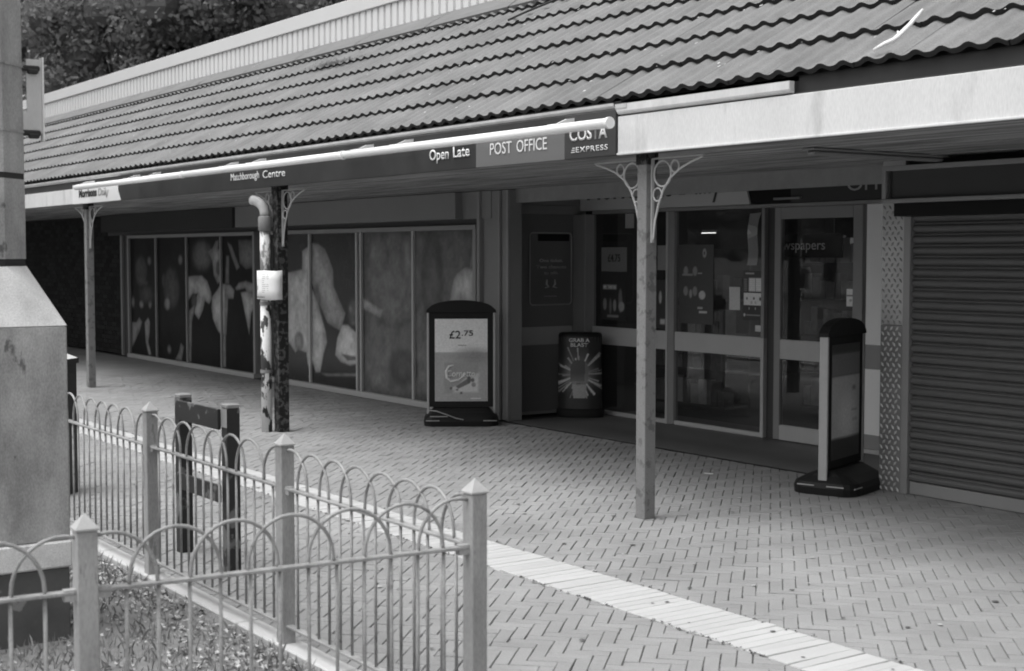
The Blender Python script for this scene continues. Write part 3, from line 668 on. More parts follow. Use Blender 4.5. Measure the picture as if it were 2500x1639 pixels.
# side panel right of the door
bx('side_panel', M['wpanel'], sfx, -8.0, -6.70, SY, SY+.03, .905, 2.06)
bx('side_panel', M['gpanel'], sfx, -8.0, -6.70, SY, SY+.03, .705, .903)
bx('side_panel', M['wpanel'], sfx, -8.0, -6.70, SY, SY+.03, .160, .703)
bx('side_panel', M['gpanel'], sfx, -8.0, -6.70, SY, SY+.03, .045, .158)
bx('bottom_rail', M['framel'], sfx, -8.018, -6.70, SY-.03, SY+.03, 0.006, .043, .004)
# interior
inn = place('shop_interior', None, bld)
bx('floor', M['wallin'], inn, -14, -5, SY+.06, 15, -.02, .004)
bx('back_wall', M['wallin'], inn, -14, -5, 15, 15.1, 0, 2.7)
bx('side_wall', M['wallin'], inn, -14.1, -14, 9.25, 15, 0, 2.7)
bx('side_wall', M['wallin'], inn, -5, -4.9, 9.25, 15, 0, 2.7)
bx('ceiling', M['wallin'], inn, -14, -5, 9.25, 15.1, 2.65, 2.7)
def shelf_unit(x0, x1, y0, y1, z1, label, cat='shelf'):
    t = thing('shelf_unit', label, cat, (x0, y0, 0)); W_, D_ = x1-x0, y1-y0
    MB().box(0, W_, D_-.03, D_, 0.005, z1).obj('back_panel', M['shelf'], t)
    nsh = int(z1/.36)
    for k in range(nsh):
        z = .1+k*.36; MB().box(0, W_, 0, D_-.03, z, z+.025).obj('shelf_board', M['shelf'], t)
        gm = MB(); xx = .02
        while xx < W_-.12:
            ww = random.uniform(.06, .16); hh = random.uniform(.12, .28); gm.box(xx, xx+ww-.01, .03, .03+random.uniform(.08, .15), z+.025, z+.025+hh); xx += ww
        gm.obj('packets', M['goods'], t, kind='stuff')
    return t
shelf_unit(-11.5, -10.4, 9.75, 10.1, 1.7, 'dim stocked shelf unit behind the leftmost shop window pane')
shelf_unit(-10.2, -9.3, 10.6, 10.95, 1.8, 'dim stocked shelf unit seen through the middle shop window pane')
shelf_unit(-9.1, -7.9, 11.4, 11.75, 1.5, 'dim low shelf unit inside, seen through the glass of the door')
hs = thing('hanging_sign', 'dark hanging sign inside the door glass ending in the letters spapers', 'sign', (-9.30, 9.16, 1.62))
MB().box(0, .95, 0, .02, 0, .21, 0, .003).obj('sign_board', M['black'], hs)
text('lettering', 'Newspapers', M['ltext'], hs, .10, .76, -.003, .07, .085)
MB().tube([(.1, .01, .21), (.1, .01, 1.04)], .003, 5).tube([(.85, .01, .21), (.85, .01, 1.04)], .003, 5).obj('hanger', M['frame'], hs)

# lit strip glimpsed through the glass; unseen ceiling panels added to light the shop
em = bpy.data.materials.new('lamp_face'); em.use_nodes = True; em.node_tree.nodes['Principled BSDF'].inputs['Emission Color'].default_value = (1, 1, 1, 1); em.node_tree.nodes['Principled BSDF'].inputs['Emission Strength'].default_value = 1.8
sl = thing('shelf_light', 'small lit strip glinting deep inside the shop behind the middle pane', 'light', (-12.8, 11.6, 1.90))
MB().box(0, .07, 0, .04, 0, .007).box(.11, .15, 0, .04, 0, .007).box(.19, .21, 0, .04, 0, .007).obj('lamp_face', em, sl); MB().box(-.01, .27, 0, .05, .0185, .04).obj('housing', M['shelf'], sl)
for x in (-12.2, -9.4, -7.0):
    c_ = thing('added_ceiling_light', {-12.2: 'added unseen ceiling panel lighting the shop behind the left pane', -9.4: 'added unseen ceiling panel lighting the shop behind the middle pane', -7.0: 'added unseen ceiling panel lighting the shop behind the side panel'}[x], 'ceiling light', (x, 10.9, 2.60), 0, 'added ceiling lights inside the shop')
    MB().box(-.6, .6, -.3, .3, 0, .01).obj('lamp_face', em, c_); MB().box(-.63, .63, -.33, .33, .0105, .045).obj('frame', M['shelf'], c_)

# --- inner sign above the storefront
isg = thing('inner_shop_sign', 'shop name board over the entrance glass, pale on its left and black on its right', 'sign', (0, 0, 0))
MB().extr_y([(-11.83, 2.098), (-9.32, 2.098), (-9.45, 2.52), (-11.83, 2.52)], SY-.05, SY+.02).obj('white_panel', M['backwhite'], isg)
MB().box(-11.83, -8.84, SY-.03, SY+.03, 2.099, 2.521).obj('dark_panel', M['black'], isg)
MB().box(-8.838, -6.75, SY-.028, SY+.03, 2.0995, 2.52).obj('post_office_panel', M['signblk'], isg)
text('lettering', 'Morrisons', M['dtext'], isg, -11.70, -10.36, SY-.054, 2.212, .26, .02)
text('lettering', 'Daily', M['dtext'], isg, -10.27, -9.68, SY-.054, 2.212, .26, .0)
text('lettering', 'POST', M['mtext'], isg, -8.15, -7.70, SY-.032, 2.34, .12, .0)
text('lettering', 'OFFICE', M['mtext'], isg, -8.19, -7.48, SY-.032, 2.176, .12, .0)
MB().box(-9.02, -8.70, SY-.06, SY-.032, 2.125, 2.145, 0, .003).obj('plate', M['frame'], isg)

# --- tread plate column and shutter
tp = place('tread_plate_cladding', None, bld)
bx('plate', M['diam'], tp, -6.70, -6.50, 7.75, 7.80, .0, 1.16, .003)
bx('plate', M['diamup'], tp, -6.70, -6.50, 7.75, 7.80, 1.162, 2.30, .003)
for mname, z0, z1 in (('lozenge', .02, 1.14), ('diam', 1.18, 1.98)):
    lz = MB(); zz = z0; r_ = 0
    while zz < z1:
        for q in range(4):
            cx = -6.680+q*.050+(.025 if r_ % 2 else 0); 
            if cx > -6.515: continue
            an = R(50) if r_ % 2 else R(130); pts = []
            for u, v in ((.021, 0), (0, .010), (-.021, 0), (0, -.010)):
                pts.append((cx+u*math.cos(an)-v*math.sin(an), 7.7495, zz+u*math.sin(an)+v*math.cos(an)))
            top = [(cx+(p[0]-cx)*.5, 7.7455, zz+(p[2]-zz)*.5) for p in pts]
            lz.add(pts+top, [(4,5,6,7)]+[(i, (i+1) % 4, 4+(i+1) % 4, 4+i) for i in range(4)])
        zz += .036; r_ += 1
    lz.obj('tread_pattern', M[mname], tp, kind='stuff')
sh = thing('roller_shutter', 'closed grey roller shutter with horizontal slats at the right edge', 'shutter', (0, 0, 0))
bx('guide_rail', M['frame'], sh, -6.498, -6.44, 7.735, 7.81, 0, 1.93, .004)
bx('guide_rail', M['frame'], sh, -2.60, -2.54, 7.735, 7.81, 0, 1.93, .004)
PS = .0742
sp = [(7.785, 0), (7.770, .004), (7.762, .010), (7.757, .020), (7.755, .030), (7.759, .040), (7.770, .047), (7.779, .049), (7.780, .052), (7.768, .056), (7.768, .062), (7.780, .068), (7.790, .070), (7.790, PS), (7.80, PS), (7.80, 0)]
z = .092; sl0 = None
while z < 1.92:
    pr_ = [(y+random.uniform(-.0008, .0008), z+dz) for y, dz in sp]
    MB().extr_x(pr_, -6.438, -2.602, caps=True).obj('slat', M['slat'], sh); z += PS
bx('bottom_bar', M['frame'], sh, -6.436, -2.604, 7.76, 7.80, .004, .09, .004)
bx('housing', M['black'], sh, -6.47, -2.5, 7.60, 7.79, 1.905, 1.99)
sb = thing('shutter_sign_box', 'blank black sign box in a pale frame above the roller shutter', 'sign box', (0, 0, 0))
bx('box_body', M['black'], sb, -6.48, -2.4, 7.54, 7.79, 1.992, 2.235)
bx('frame_bar', M['frame'], sb, -6.49, -2.4, 7.495, 7.539, 2.205, 2.238, .004)
bx('frame_bar', M['frame'], sb, -6.49, -2.4, 7.495, 7.539, 1.990, 2.018, .004)
bx('frame_bar', M['frame'], sb, -6.49, -6.455, 7.495, 7.539, 2.0185, 2.2045, .004)
bx('inner_bead', M['framed'], sb, -6.45, -6.435, 7.515, 7.539, 2.0185, 2.2045)
bx('sign_panel', M['signblk'], sb, -6.434, -2.4, 7.53, 7.5395, 2.019, 2.204)
MB().box(-6.5, 4, 7.80, 7.99, 2.24, 2.288).obj('beam', M['board2'], bld)

# ================================================================ CANOPY SIGN
cs = thing('canopy_sign', 'long dark shop sign along the canopy edge reading Matchborough Centre, Open Late and Post Office', 'sign', (0, 0, 0))
Y5 = 5.565
bx('sign_panel', M['signdark'], cs, -15.99, -8.517, Y5, 5.604, 2.264, 2.545, .003)
MB().extr_y([(-17.63, 2.266), (-15.90, 2.266), (-16.09, 2.50), (-17.63, 2.50)], Y5-.003, 5.604).obj('white_panel', M['signwhite'], cs)
MB().extr_y([(-15.892, 2.264), (-15.985, 2.264), (-15.985, 2.40)], Y5+.001, 5.603).obj('panel_corner', M['signdark'], cs)
bx('panel', M['signmid'], cs, -8.514, -7.460, Y5-.002, 5.604, 2.264, 2.50, .002)
bx('panel', M['signdark'], cs, -8.514, -7.460, Y5-.002, 5.604, 2.502, 2.545, .002)
bx('panel', M['signblk'], cs, -7.457, -6.932, Y5-.003, 5.604, 2.264, 2.545, .002)
yt = Y5-.006
text('lettering', 'Matchborough', M['ltext'], cs, -12.80, -12.16, yt, 2.352, .068, .0)
text('lettering', 'Centre', M['ltext'], cs, -12.08, -11.61, yt, 2.345, .068, .003)
text('lettering', 'Open', M['ltext'], cs, -9.14, -8.87, yt, 2.348, .078, .014)
text('lettering', 'Late', M['ltext'], cs, -8.81, -8.59, yt, 2.352, .078, .014)
text('lettering', 'POST', M['ltext'], cs, -8.325, -8.06, yt, 2.343, .082, .0)
text('lettering', 'OFFICE', M['ltext'], cs, -8.00, -7.65, yt, 2.343, .082, .0)
text('lettering', 'COSTA', M['ltext'], cs, -7.40, -7.01, yt, 2.378, .078, .022)
text('lettering', 'EXPRESS', M['ltext'], cs, -7.333, -7.005, yt, 2.302, .034, .006, spacing=1.15)
MB().box(-7.383, -7.345, yt-.001, yt+.001, 2.302, 2.308).box(-7.376, -7.345, yt-.001, yt+.001, 2.315, 2.321).box(-7.368, -7.345, yt-.001, yt+.001, 2.328, 2.334).obj('stripes', M['ltext'], cs)
text('lettering', 'Morrisons', M['dtext'], cs, -17.38, -16.72, Y5-.006, 2.345, .09, .05)
text('lettering', 'Daily', M['mtext'], cs, -16.66, -16.30, Y5-.006, 2.345, .09, .03)
# trough light
tl = thing('trough_light', 'white tubular trough light on short arms running along the top of the canopy sign', 'light', (0, 0, 0))
tp_ = [( -16.99, -13.62), (-13.60, -10.21), (-10.19, -6.79)]
for a, b in tp_:
    MB().tube([(a, 5.40, 2.443), (b, 5.40, 2.443)], .031, 14).obj('light_tube', M['white'], tl, smooth=True)
    MB().tube([(b-.012, 5.40, 2.443), (b+.010, 5.40, 2.443)], .036, 14).obj('tube_cap', M['white'], tl)
for x in (-17.31+.4, -15.27, -14.65, -12.635, -12.02, -10.01, -9.39, -7.36):
    MB().extr_x([(5.41, 2.462), (5.41, 2.475), (5.50, 2.515), (5.60, 2.53), (5.60, 2.50), (5.52, 2.488)], x-.008, x+.008).obj('arm', M['white'], tl)
    MB().box(x-.05, x+.05, 5.385, 5.415, 2.4695, 2.476, 0, .002).obj('clip', M['white'], tl)

# ================================================================ CANOPY POSTS
def arc(cx, cz, r, a0, a1, n, y): return [(cx+r*math.cos(a), y, cz+r*math.sin(a)) for a in np.linspace(a0, a1, n)]
def bracket(parent, sx, s):
    m = MB(); y = 0; x0 = sx*(s/2+.004)
    X = lambda v: x0+sx*v
    m.box(min(X(0), X(.009)), max(X(0), X(.009)), -.011, .011, 1.72, 2.235)
    m.box(min(X(.012), X(.47)), max(X(.012), X(.47)), -.011, .011, 2.230, 2.238)
    pts = [(X(.012), 0, 1.74), (X(.028), 0, 1.85), (X(.060), 0, 1.95), (X(.105), 0, 2.04), (X(.165), 0, 2.11), (X(.26), 0, 2.165), (X(.36), 0, 2.20), (X(.46), 0, 2.226)]
    m.tube(pts, .007, 6)
    m.tube(arc(X(.098), 2.140, .078, 0, 2*math.pi, 25, 0)[:-1], .006, 6, closed=True)
    m.tube(arc(X(.212), 2.180, .036, 0, 2*math.pi, 17, 0)[:-1], .0055, 6, closed=True)
    m.tube(arc(X(.052), 2.014, .040, 0, 2*math.pi, 17, 0)[:-1], .0055, 6, closed=True)
    return m.obj('bracket', M['iron'], parent)
def post(x, y, s, m, label, name='canopy_post'):
    t = thing(name, label, 'post', (x, y, 0), 0, 'posts holding up the canopy')
    MB().box(-s/2, s/2, -s/2, s/2, 0.0, 2.285, 0, .004).obj('shaft', m, t)
    MB().box(-s/2-.006, s/2+.006, -s/2-.006, s/2+.006, 2.20, 2.286, 0, .003).obj('head', M['postk'], t)
    bracket(t, 1, s); bracket(t, -1, s); return t
post(-17.46, 5.70, .09, M['post'], 'thin far left canopy post with peeling dark patches below the white sign end')
post(-12.06, 5.72, .105, M['postk'], 'black flaking canopy post with a pale rainwater pipe and a notice tied to it')
post(-6.79, 5.70, .088, M['post'], 'grey peeling canopy post nearest the camera, in front of the shop glass')
# pipe beside second post
pp = thing('rainwater_pipe', 'pale peeling rainwater pipe with an open elbow top beside the black canopy post', 'pipe', (-12.13, 5.60, 0))
pts = [(0, 0, 0), (0, 0, 1.985)]
MB().tube([(0,0,0),(0,0,1.23)], .05, 16).obj('lower_pipe', M['pipe'], pp, smooth=True)
MB().tube([(0,0,1.2305),(0,0,1.86)], .048, 16).obj('upper_pipe', mat('peeling_pipe_dark', .20, .6, .2, 8, wear=(.68, .42, 6), stretch=(1,1,.5)), pp, smooth=True)
MB().tube([(0,0,1.862),(0,0,1.87),(0,0,1.99),(0,0,2.0)], [.05,.062,.062,.052], 16).obj('collar', M['pipeg'], pp, smooth=True)
el = [(-.10*(1-math.cos(a)), -.02*math.sin(a), 2.0+.10*math.sin(a)) for a in np.linspace(0, R(80), 9)]
el = [(0,0,2.0), (0,0,2.03), (-.012,-.006,2.075), (-.045,-.02,2.115), (-.09,-.04,2.14), (-.14,-.06,2.15)]
MB().tube(el, .046, 16).obj('elbow', mat('elbow_metal', .42, .5, .25, 12), pp, smooth=True)
for z in (.55, 1.18): MB().tube([(0,0,z),(0,0,z+.03)], .056, 16).obj('pipe_clip', M['pipeg'], pp)
# notice wrapped around
nt_ = thing('paper_notice', 'white laminated notice wrapped around the pipe of the black canopy post', 'notice', (-12.13, 5.60, 1.365), 0)
nm = MB(); ang = np.linspace(R(-175), R(-60), 9); row = []
pth = [(-.062*1.1, .03), (-.075, -.01), (-.068, -.045), (-.035, -.068), (.01, -.075), (.06, -.07), (.125, -.055), (.185, -.035), (.225, .0), (.235, .06)]
vs = []
for k, (a, b) in enumerate(pth):
    for zz in (-.132, -.04, .05, .135): vs.append((a+random.uniform(-.003, .003), b, zz+random.uniform(-.004, .004)))
nm.add(vs, [(4*i+j, 4*i+4+j, 4*i+5+j, 4*i+1+j) for i in range(len(pth)-1) for j in range(3)])
o = nm.obj('sheet', M['paper'], nt_, smooth=True); o.modifiers.new('t', 'SOLIDIFY').thickness = .002
ln = MB()
for k in range(10):
    z = .095-k*.018; e_ = random.uniform(.0, .02)
    ln.add([(.075, -.0695+.0, z), (.165-e_, -.0445, z), (.165-e_, -.0445, z+.005), (.075, -.0695, z+.005)], [(0,1,2,3)])
ln.add([(-.02, -.0745, -.045), (.0, -.0765, -.045), (.0, -.0765, -.005), (-.02, -.0745, -.005)], [(0,1,2,3)])
ln.obj('print', M['mtext'], nt_, kind='stuff')
MB().tube([(-.075,0,-.11), (-.03,-.076,-.11), (.06,-.078,-.11), (.17,-.03,-.11)], .003, 5).obj('tie', M['dtext'], nt_)

# ================================================================ RAILINGS
BS = 0.0925; BR = .0060
def fence_post(parent, x, y, rz=0.0, h=.862, s=.060):
    p = MB().box(-s/2, s/2, -s/2, s/2, -.02, h, 0, .003).obj('post', M['fence'], parent, loc=(x, y, 0), rot=(random.gauss(0, .004), random.gauss(0, .004), rz))
    c = s/2+.004
    MB().add([(-c,-c,h+.001),(c,-c,h+.001),(c,c,h+.001),(-c,c,h+.001),(-c,-c,h+.007),(c,-c,h+.007),(c,c,h+.007),(-c,c,h+.007),(0,0,h+.050)],
             [(3,2,1,0),(0,1,5,4),(1,2,6,5),(2,3,7,6),(3,0,4,7),(4,5,8),(5,6,8),(6,7,8),(7,4,8)]).obj('post_cap', M['cap'], p)
    return p
def hoop_pts(r, zr, n=15, half=None):
    a0, a1 = math.pi, 0
    if half == 'start': a0 = R(105)
    if half == 'end': a1 = R(75)
    return [(r*math.cos(a), 0, zr+r*1.05*math.sin(a)) for a in np.linspace(a0, a1, n)]
# the meshes shared by every bar and hoop
zr = .685; ra = 1.5*BS; top0 = zr+.012
def bar_mesh(): return MB().tube([(0, 0, .10), (0, 0, zr+.01)], BR, 8).mesh('bar', M['bar'])
def hoop_mesh(half=None):
    pts = hoop_pts(ra, zr+.018, half=half)
    if half != 'start': pts = pts+[(ra, 0, zr+.004)]
    if half != 'end': pts = [(-ra, 0, zr+.004)]+pts if half is None else pts
    return MB().tube(pts, BR, 8).mesh('hoop', M['bar'])
BM, HM = bar_mesh(), hoop_mesh()
for me in (BM, HM): me.polygons.foreach_set('use_smooth', [True]*len(me.polygons))
def rail_panel(parent, p0, p1, off=.115, per=None):
    """p0, p1: post centres (x,y); bars and interlaced hoops between them"""
    v = Vector((p1[0]-p0[0], p1[1]-p0[1])); L = v.length; d = v/L; rz = math.atan2(d.y, d.x)
    at = lambda t, z=0: (p0[0]+d.x*t, p0[1]+d.y*t, z)
    for z, hh in ((zr, .010), (.11, .010)):
        MB().box(.03, L-.03, -.016, .016, z-hh/2, z+hh/2+.001, 0, .002).obj('rail', M['bar'], parent, loc=(p0[0], p0[1], 0), rot=(0, 0, rz))
    nb = int(round((L-2*off)/BS)); bs = (L-2*off)/nb
    for k in range(nb+1): place('bar', BM, parent, loc=at(off+k*bs), rot=(0, 0, rz))
    k = 0
    while k+3 <= nb:
        place('hoop', HM, parent, loc=at(off+(k+1.5)*bs, 0), rot=(0, random.gauss(0, .006), rz+random.gauss(0, .02))); k += 2
    # clipped hoops running into the posts
    r = ra; cst = off-.5*bs
    for side, cc, sg in ((0, off-.5*bs, 1), (1, off+(k-1+.5+1)*bs if False else L-(off-.5*bs), -1)):
        a_hit = math.acos(max(-1, min(1, (-(cst-.03))/r))) if side == 0 else None
        pts = []
        a0 = math.acos(max(-1, min(1, -(cst-.028)/r)))
        for a in np.linspace(a0, 0, 10): pts.append(((off-.5*bs)+r*math.cos(a), 0, zr+.018+r*1.05*math.sin(a)))
        pts.append(((off-.5*bs)+r, 0, zr+.004))
        if side: pts = [(L-p[0], p[1], p[2]) for p in pts]
        MB().tube(pts, BR, 8).obj('hoop', M['bar'], parent, smooth=True, loc=(p0[0], p0[1], 0), rot=(0, 0, rz))
    for t in (0, L):   # little fixing lugs
        sgn = 1 if t == 0 else -1
        MB().box(-.004, .034, -.014, .014, zr-.022, zr+.010).obj('lug', M['fence'], parent, loc=at(t+sgn*.03 if sgn > 0 else t-.064), rot=(0, 0, rz))
C0 = (-3.905, 2.545)
lf = thing('long_railing', 'grey hoop-topped metal railing running along the kerb beside the block paving', 'railing')
lposts = [C0, (-5.345, 2.545), (-6.895, 2.545), (-8.44, 2.545), (-9.98, 2.545), (-11.52, 2.545), (-13.06, 2.545), (-14.6, 2.545)]
for a, b in zip(lposts[:-1], lposts[1:]): rail_panel(lf, b, a)
for p in lposts: fence_post(lf, *p)
nf = thing('short_railing', 'nearest grey hoop-topped railing crossing in front of the grass bed at lower left', 'railing')
dN = Vector((-.0854, -.9963)); N1 = (C0[0]+dN.x*1.265, C0[1]+dN.y*1.265); N2 = (C0[0]+dN.x*2.53, C0[1]+dN.y*2.53); N3 = (C0[0]+dN.x*3.8, C0[1]+dN.y*3.8)
rail_panel(nf, C0, N1); rail_panel(nf, N1, N2); rail_panel(nf, N2, N3)
fence_post(nf, *N1, R(-4.9)); fence_post(nf, *N2, R(-4.9)); fence_post(nf, *N3, R(-4.9))

# ================================================================ BLACK BARRIER, BIN, COLUMN
bf = thing('cycle_barrier', 'low black barrier of two square posts and two boards behind the long railing', 'barrier', (-7.13, 2.95, 0))
for x in (-.345, .30):
    p = MB().box(x-.036, x+.036, -.036, .036, -.02, .858, 0, .003).obj('post', M['barrier'], bf)
    MB().box(x-.037, x+.037, -.037, .037, .859, .880, 0, .004).obj('cap', M['barcap'], p)
MB().box(-.308, .263, -.055, -.037, .745, .852, 0, .003).obj('board', M['barrier'], bf)
MB().box(-.308, .263, -.055, -.037, .365, .455, 0, .003).obj('board', M['barrier'], bf)
MB().box(.262, .338, -.0375, -.0365, .76, .857).obj('bare_patch', M['barcap'], bf)

lb = thing('litter_bin', 'dark slim litter bin with a pale lid beyond the railing, beside the foreground column', 'litter bin', (-9.86, 2.90, 0))
oct_ = lambda r, k=.4142: [(r, -r*k), (r, r*k), (r*k, r), (-r*k, r), (-r, r*k), (-r, -r*k), (-r*k, -r), (r*k, -r)]
MB().extr_z(oct_(.19), 0, .90, 0).obj('body', M['bin'], lb)
MB().extr_z(oct_(.205), .901, .935, 0).obj('rim', M['bin'], lb)
MB().extr_z(oct_(.20), .936, .975, 0, .55).obj('lid', M['binlid'], lb)
for k in range(8):
    a = k*math.pi/4; MB().box(.188, .196, -.05, .05, .08, .84, 0, .002).obj('rib', M['bin'], lb, rot=(0, 0, a))

cl_ = thing('octagonal_column', 'thick weathered foreground column with a tapered shoulder and square base at the left edge', 'column', (-6.24, 1.54, 0))
b_ = .30
MB().box(-b_, b_, -b_, b_, .45, 1.352, 0, .006).obj('base_box', M['col'], cl_)
MB().box(-b_-.006, b_+.006, -b_-.006, b_+.006, .335, .449, 0, .008).obj('ledge', M['colcone'], cl_)
MB().box(-b_+.004, b_-.004, -b_+.004, b_-.004, -.02, .334, 0, .006).obj('plinth', M['plinth'], cl_)
ap = .200; o8 = [(x, y) for x, y in oct_(ap)]
sq = [(b_, -b_), (b_, b_), (-b_, b_), (-b_, -b_)]
vs = [(x, y, 1.353) for x, y in sq]+[(x, y, 1.600) for x, y in o8]
# octagon order: 0:(r,-rk) 1:(r,rk) 2:(rk,r) 3:(-rk,r) 4:(-r,rk) 5:(-r,-rk) 6:(-rk,-r) 7:(rk,-r)
MB().add(vs, [(0,1,5,4), (1,6,5), (1,2,7,6), (2,8,7), (2,3,9,8), (3,10,9), (3,0,11,10), (0,4,11), (3,2,1,0)]).obj('shoulder', M['colcone'], cl_)
MB().extr_z(oct_(.2005), 1.598, 1.606, 0).extr_z(oct_(.196), 1.6055, 1.635, 0).obj('collar', M['coldark'], cl_)
MB().extr_z(oct_(.199), 1.63, 1.965, 0).obj('lower_shaft', M['col'], cl_)
MB().extr_z(oct_(.197), 1.9651, 1.99, 0).obj('collar', M['coldark'], cl_)
MB().extr_z(oct_(.199), 1.9901, 5.5, 0, .93).obj('upper_shaft', M['col'], cl_)
for z in (2.16, 2.435): MB().extr_z(oct_(.2025), z, z+.010, 0).obj('strap', M['fence'], cl_)
pl_ = thing('sign_plate', 'small pale plate seen edge-on, strapped to the foreground column', 'sign plate', (-6.17, 1.745, 2.14))
MB().box(0, .004, .012, .076, .022, .335, 0, .001).obj('plate', M['gutter'], pl_)
MB().box(-.03, .012, .0765, .084, -.01, .345, 0, .001).obj('edge_flange', M['paper'], pl_)
MB().box(.0045, .008, -.006, .02, .03, .11, 0, .001).obj('bracket', M['gutter'], pl_)
for z in (.0, .272): MB().box(-.02, .016, -.012, .068, z+.012, z+.036, 0, .006).box(.0, .022, .014, .060, z, z+.022, 0, .006).obj('clamp', M['coldark'], pl_)

# ================================================================ PAVEMENT BOARDS
def forecourt(label, x, y, rz, w=.62, h=1.205):
    t = thing('forecourt_sign', label, 'pavement sign', (x, y, 0), rz, 'forecourt poster signs')
    # base: a rounded weighted foot
    def rr(wx, wy, r, n=5):
        p = []
        for cx, cy, a in ((wx-r, wy-r, 0), (-wx+r, wy-r, 90), (-wx+r, -wy+r, 180), (wx-r, -wy+r, 270)):
            for k in range(n): th = R(a+90*k/(n-1)); p.append((cx+r*math.cos(th), cy+r*math.sin(th)))
        return p
    W2, D2 = w/2+.05, .235
    m = MB(); lay = [(W2, D2, .0), (W2+.004, D2+.004, .05), (W2-.01, D2-.01, .085), (W2-.06, D2-.08, .125), (W2-.09, .06, .165)]
    rings = [[(px, py, z) for px, py in rr(a, b, min(a, b)*.5)] for a, b, z in lay]; n = len(rings[0])
    m.add([q for r_ in rings for q in r_], [(i*n+k, i*n+(k+1) % n, (i+1)*n+(k+1) % n, (i+1)*n+k) for i in range(len(rings)-1) for k in range(n)]+[tuple(range((len(rings)-1)*n, len(rings)*n))])
    m.obj('base', M['rubber2'], t, smooth=False)
    MB().box(-w/2-.03, -w/2+.10, -D2-.006, -D2-.001, .055, .062).box(w/2-.10, w/2+.03, -D2-.006, -D2-.001, .055, .062).obj('base_trim', M['alu'], t)
    for s in (-1, 1):
        e0 = s*(W2+.0035); MB().box(min(e0, e0+s*.003), max(e0, e0+s*.003), -.17, -.045, .062, .070).box(min(e0, e0+s*.003), max(e0, e0+s*.003), .045, .17, .062, .070).obj('end_trim', M['alu'], t)
    for s in (-1, 1): MB().box(min(s*w/2, s*(w/2+.022)), max(s*w/2, s*(w/2+.022)), -.032, .032, .05, 1.085, 0, .004).obj('side_edge', M['alu'], t)
    z0, z1 = .168, 1.085
    MB().box(-w/2, w/2, -.022, .022, z0, z1, 0, .003).obj('panel', M['rubber'], t)
    pr = [(-w/2-.03, 1.086), (w/2+.03, 1.086), (w/2+.026, 1.11)]+[(w/2*1.0*math.cos(a)*1.03, 1.115+.09*math.sin(a)) for a in np.linspace(R(12), R(168), 15)]+[(-w/2-.026, 1.11)]
    MB().extr_y(pr, -.036, .036).obj('arched_top', M['rubber'], t)
    return t
f1 = forecourt('forecourt sign facing the camera with a 2.75 price and an ice cream poster', -11.62, 7.42, R(57.5))
zp0, zp1 = .225, 1.025
ph = .255
def cone_shapes():
    s = [('p', [(-ph, .225), (ph, .225), (ph, .70), (-ph, .70)] , .43), ('es', .12, .66, .16, .07, .30, .06)]
    s += [('p', [(-.165, .30), (.165, .30), (.165, .60), (-.165, .60)], .36)]
    s += [('ps', [(.02, .44), (.17, .50), (.165, .31), (-.08, .31)], .66, .02)]
    s += [('p', [(-.06, .365), (.05, .44), (.085, .40), (-.03, .345)], .17), ('p', [(-.06, .375), (-.10, .345), (-.08, .33), (-.035, .35)], .6)]
    s += [('e', .075, .435, .02, .035, .12), ('e', .11, .43, .018, .02, .15), ('e', .12, .385, .022, .022, .30), ('e', -.10, .35, .012, .014, .12), ('e', -.04, .335, .012, .01, .14), ('e', .0, .305, .012, .012, .1)]
    return s
ink_sheet('poster', f1, -ph, ph, zp0, zp1, -.0262, .006, cone_shapes(), .85, soft=.005, thick=.003)
text('lettering', '£2', M['dtext'], f1, -.115, -.005, -.029, .835, .075, .012)
text('lettering', '.75', M['dtext'], f1, .005, .115, -.029, .862, .052, .015)
text('lettering', 'Cornetto', M['ltext'], f1, -.14, .135, -.029, .465, .062, .02, shear=.12)
MB().tube([(-.075,-.028,.575), (-.12,-.028,.565), (-.145,-.028,.52), (-.14,-.028,.455), (-.10,-.028,.42), (-.03,-.028,.43), (.03,-.028,.475)], [.006,.010,.012,.012,.011,.010,.006], 6).obj('swoosh', M['ltext'], f1)
MB().box(-.03, .05, -.0285, -.0268, .765, .772).obj('small_print', M['gpanel'], f1)
MB().box(.09, .19, -.0285, -.0268, .248, .256).obj('small_print', M['ltext'], f1)
MB().tube([(-.32,-.25,.16), (-.24,-.26,.155), (-.14,-.262,.12), (-.05,-.26,.085), (.02,-.255,.07)], .005, 6).obj('cable', M['alu'], f1)
MB().box(-.30, -.13, -.245, -.235, .095, .105).obj('base_label', M['gpanel'], f1)

f3 = forecourt('forecourt sign seen almost edge-on near the shop door and tread plate pillar', -6.87, 7.56, R(109), w=.60)
ink_sheet('poster', f3, -.24, .24, .225, 1.025, -.0262, .012, [('p', [(-.24, .37), (.24, .37), (.24, .80), (-.24, .80)], .55), ('es', .05, .5, .15, .15, .75, .1), ('e', .14, .71, .03, .015, .2), ('p', [(.10,.55),(.2,.55),(.2,.56),(.1,.56)], .3), ('p', [(.12,.48),(.2,.48),(.2,.49),(.12,.49)], .3), ('p', [(-.24, .805), (.24, .805), (.24, .96), (-.24, .96)], .22), ('p', [(-.24, .225), (.24, .225), (.24, .37), (-.24, .37)], .05)], .05, soft=.008)

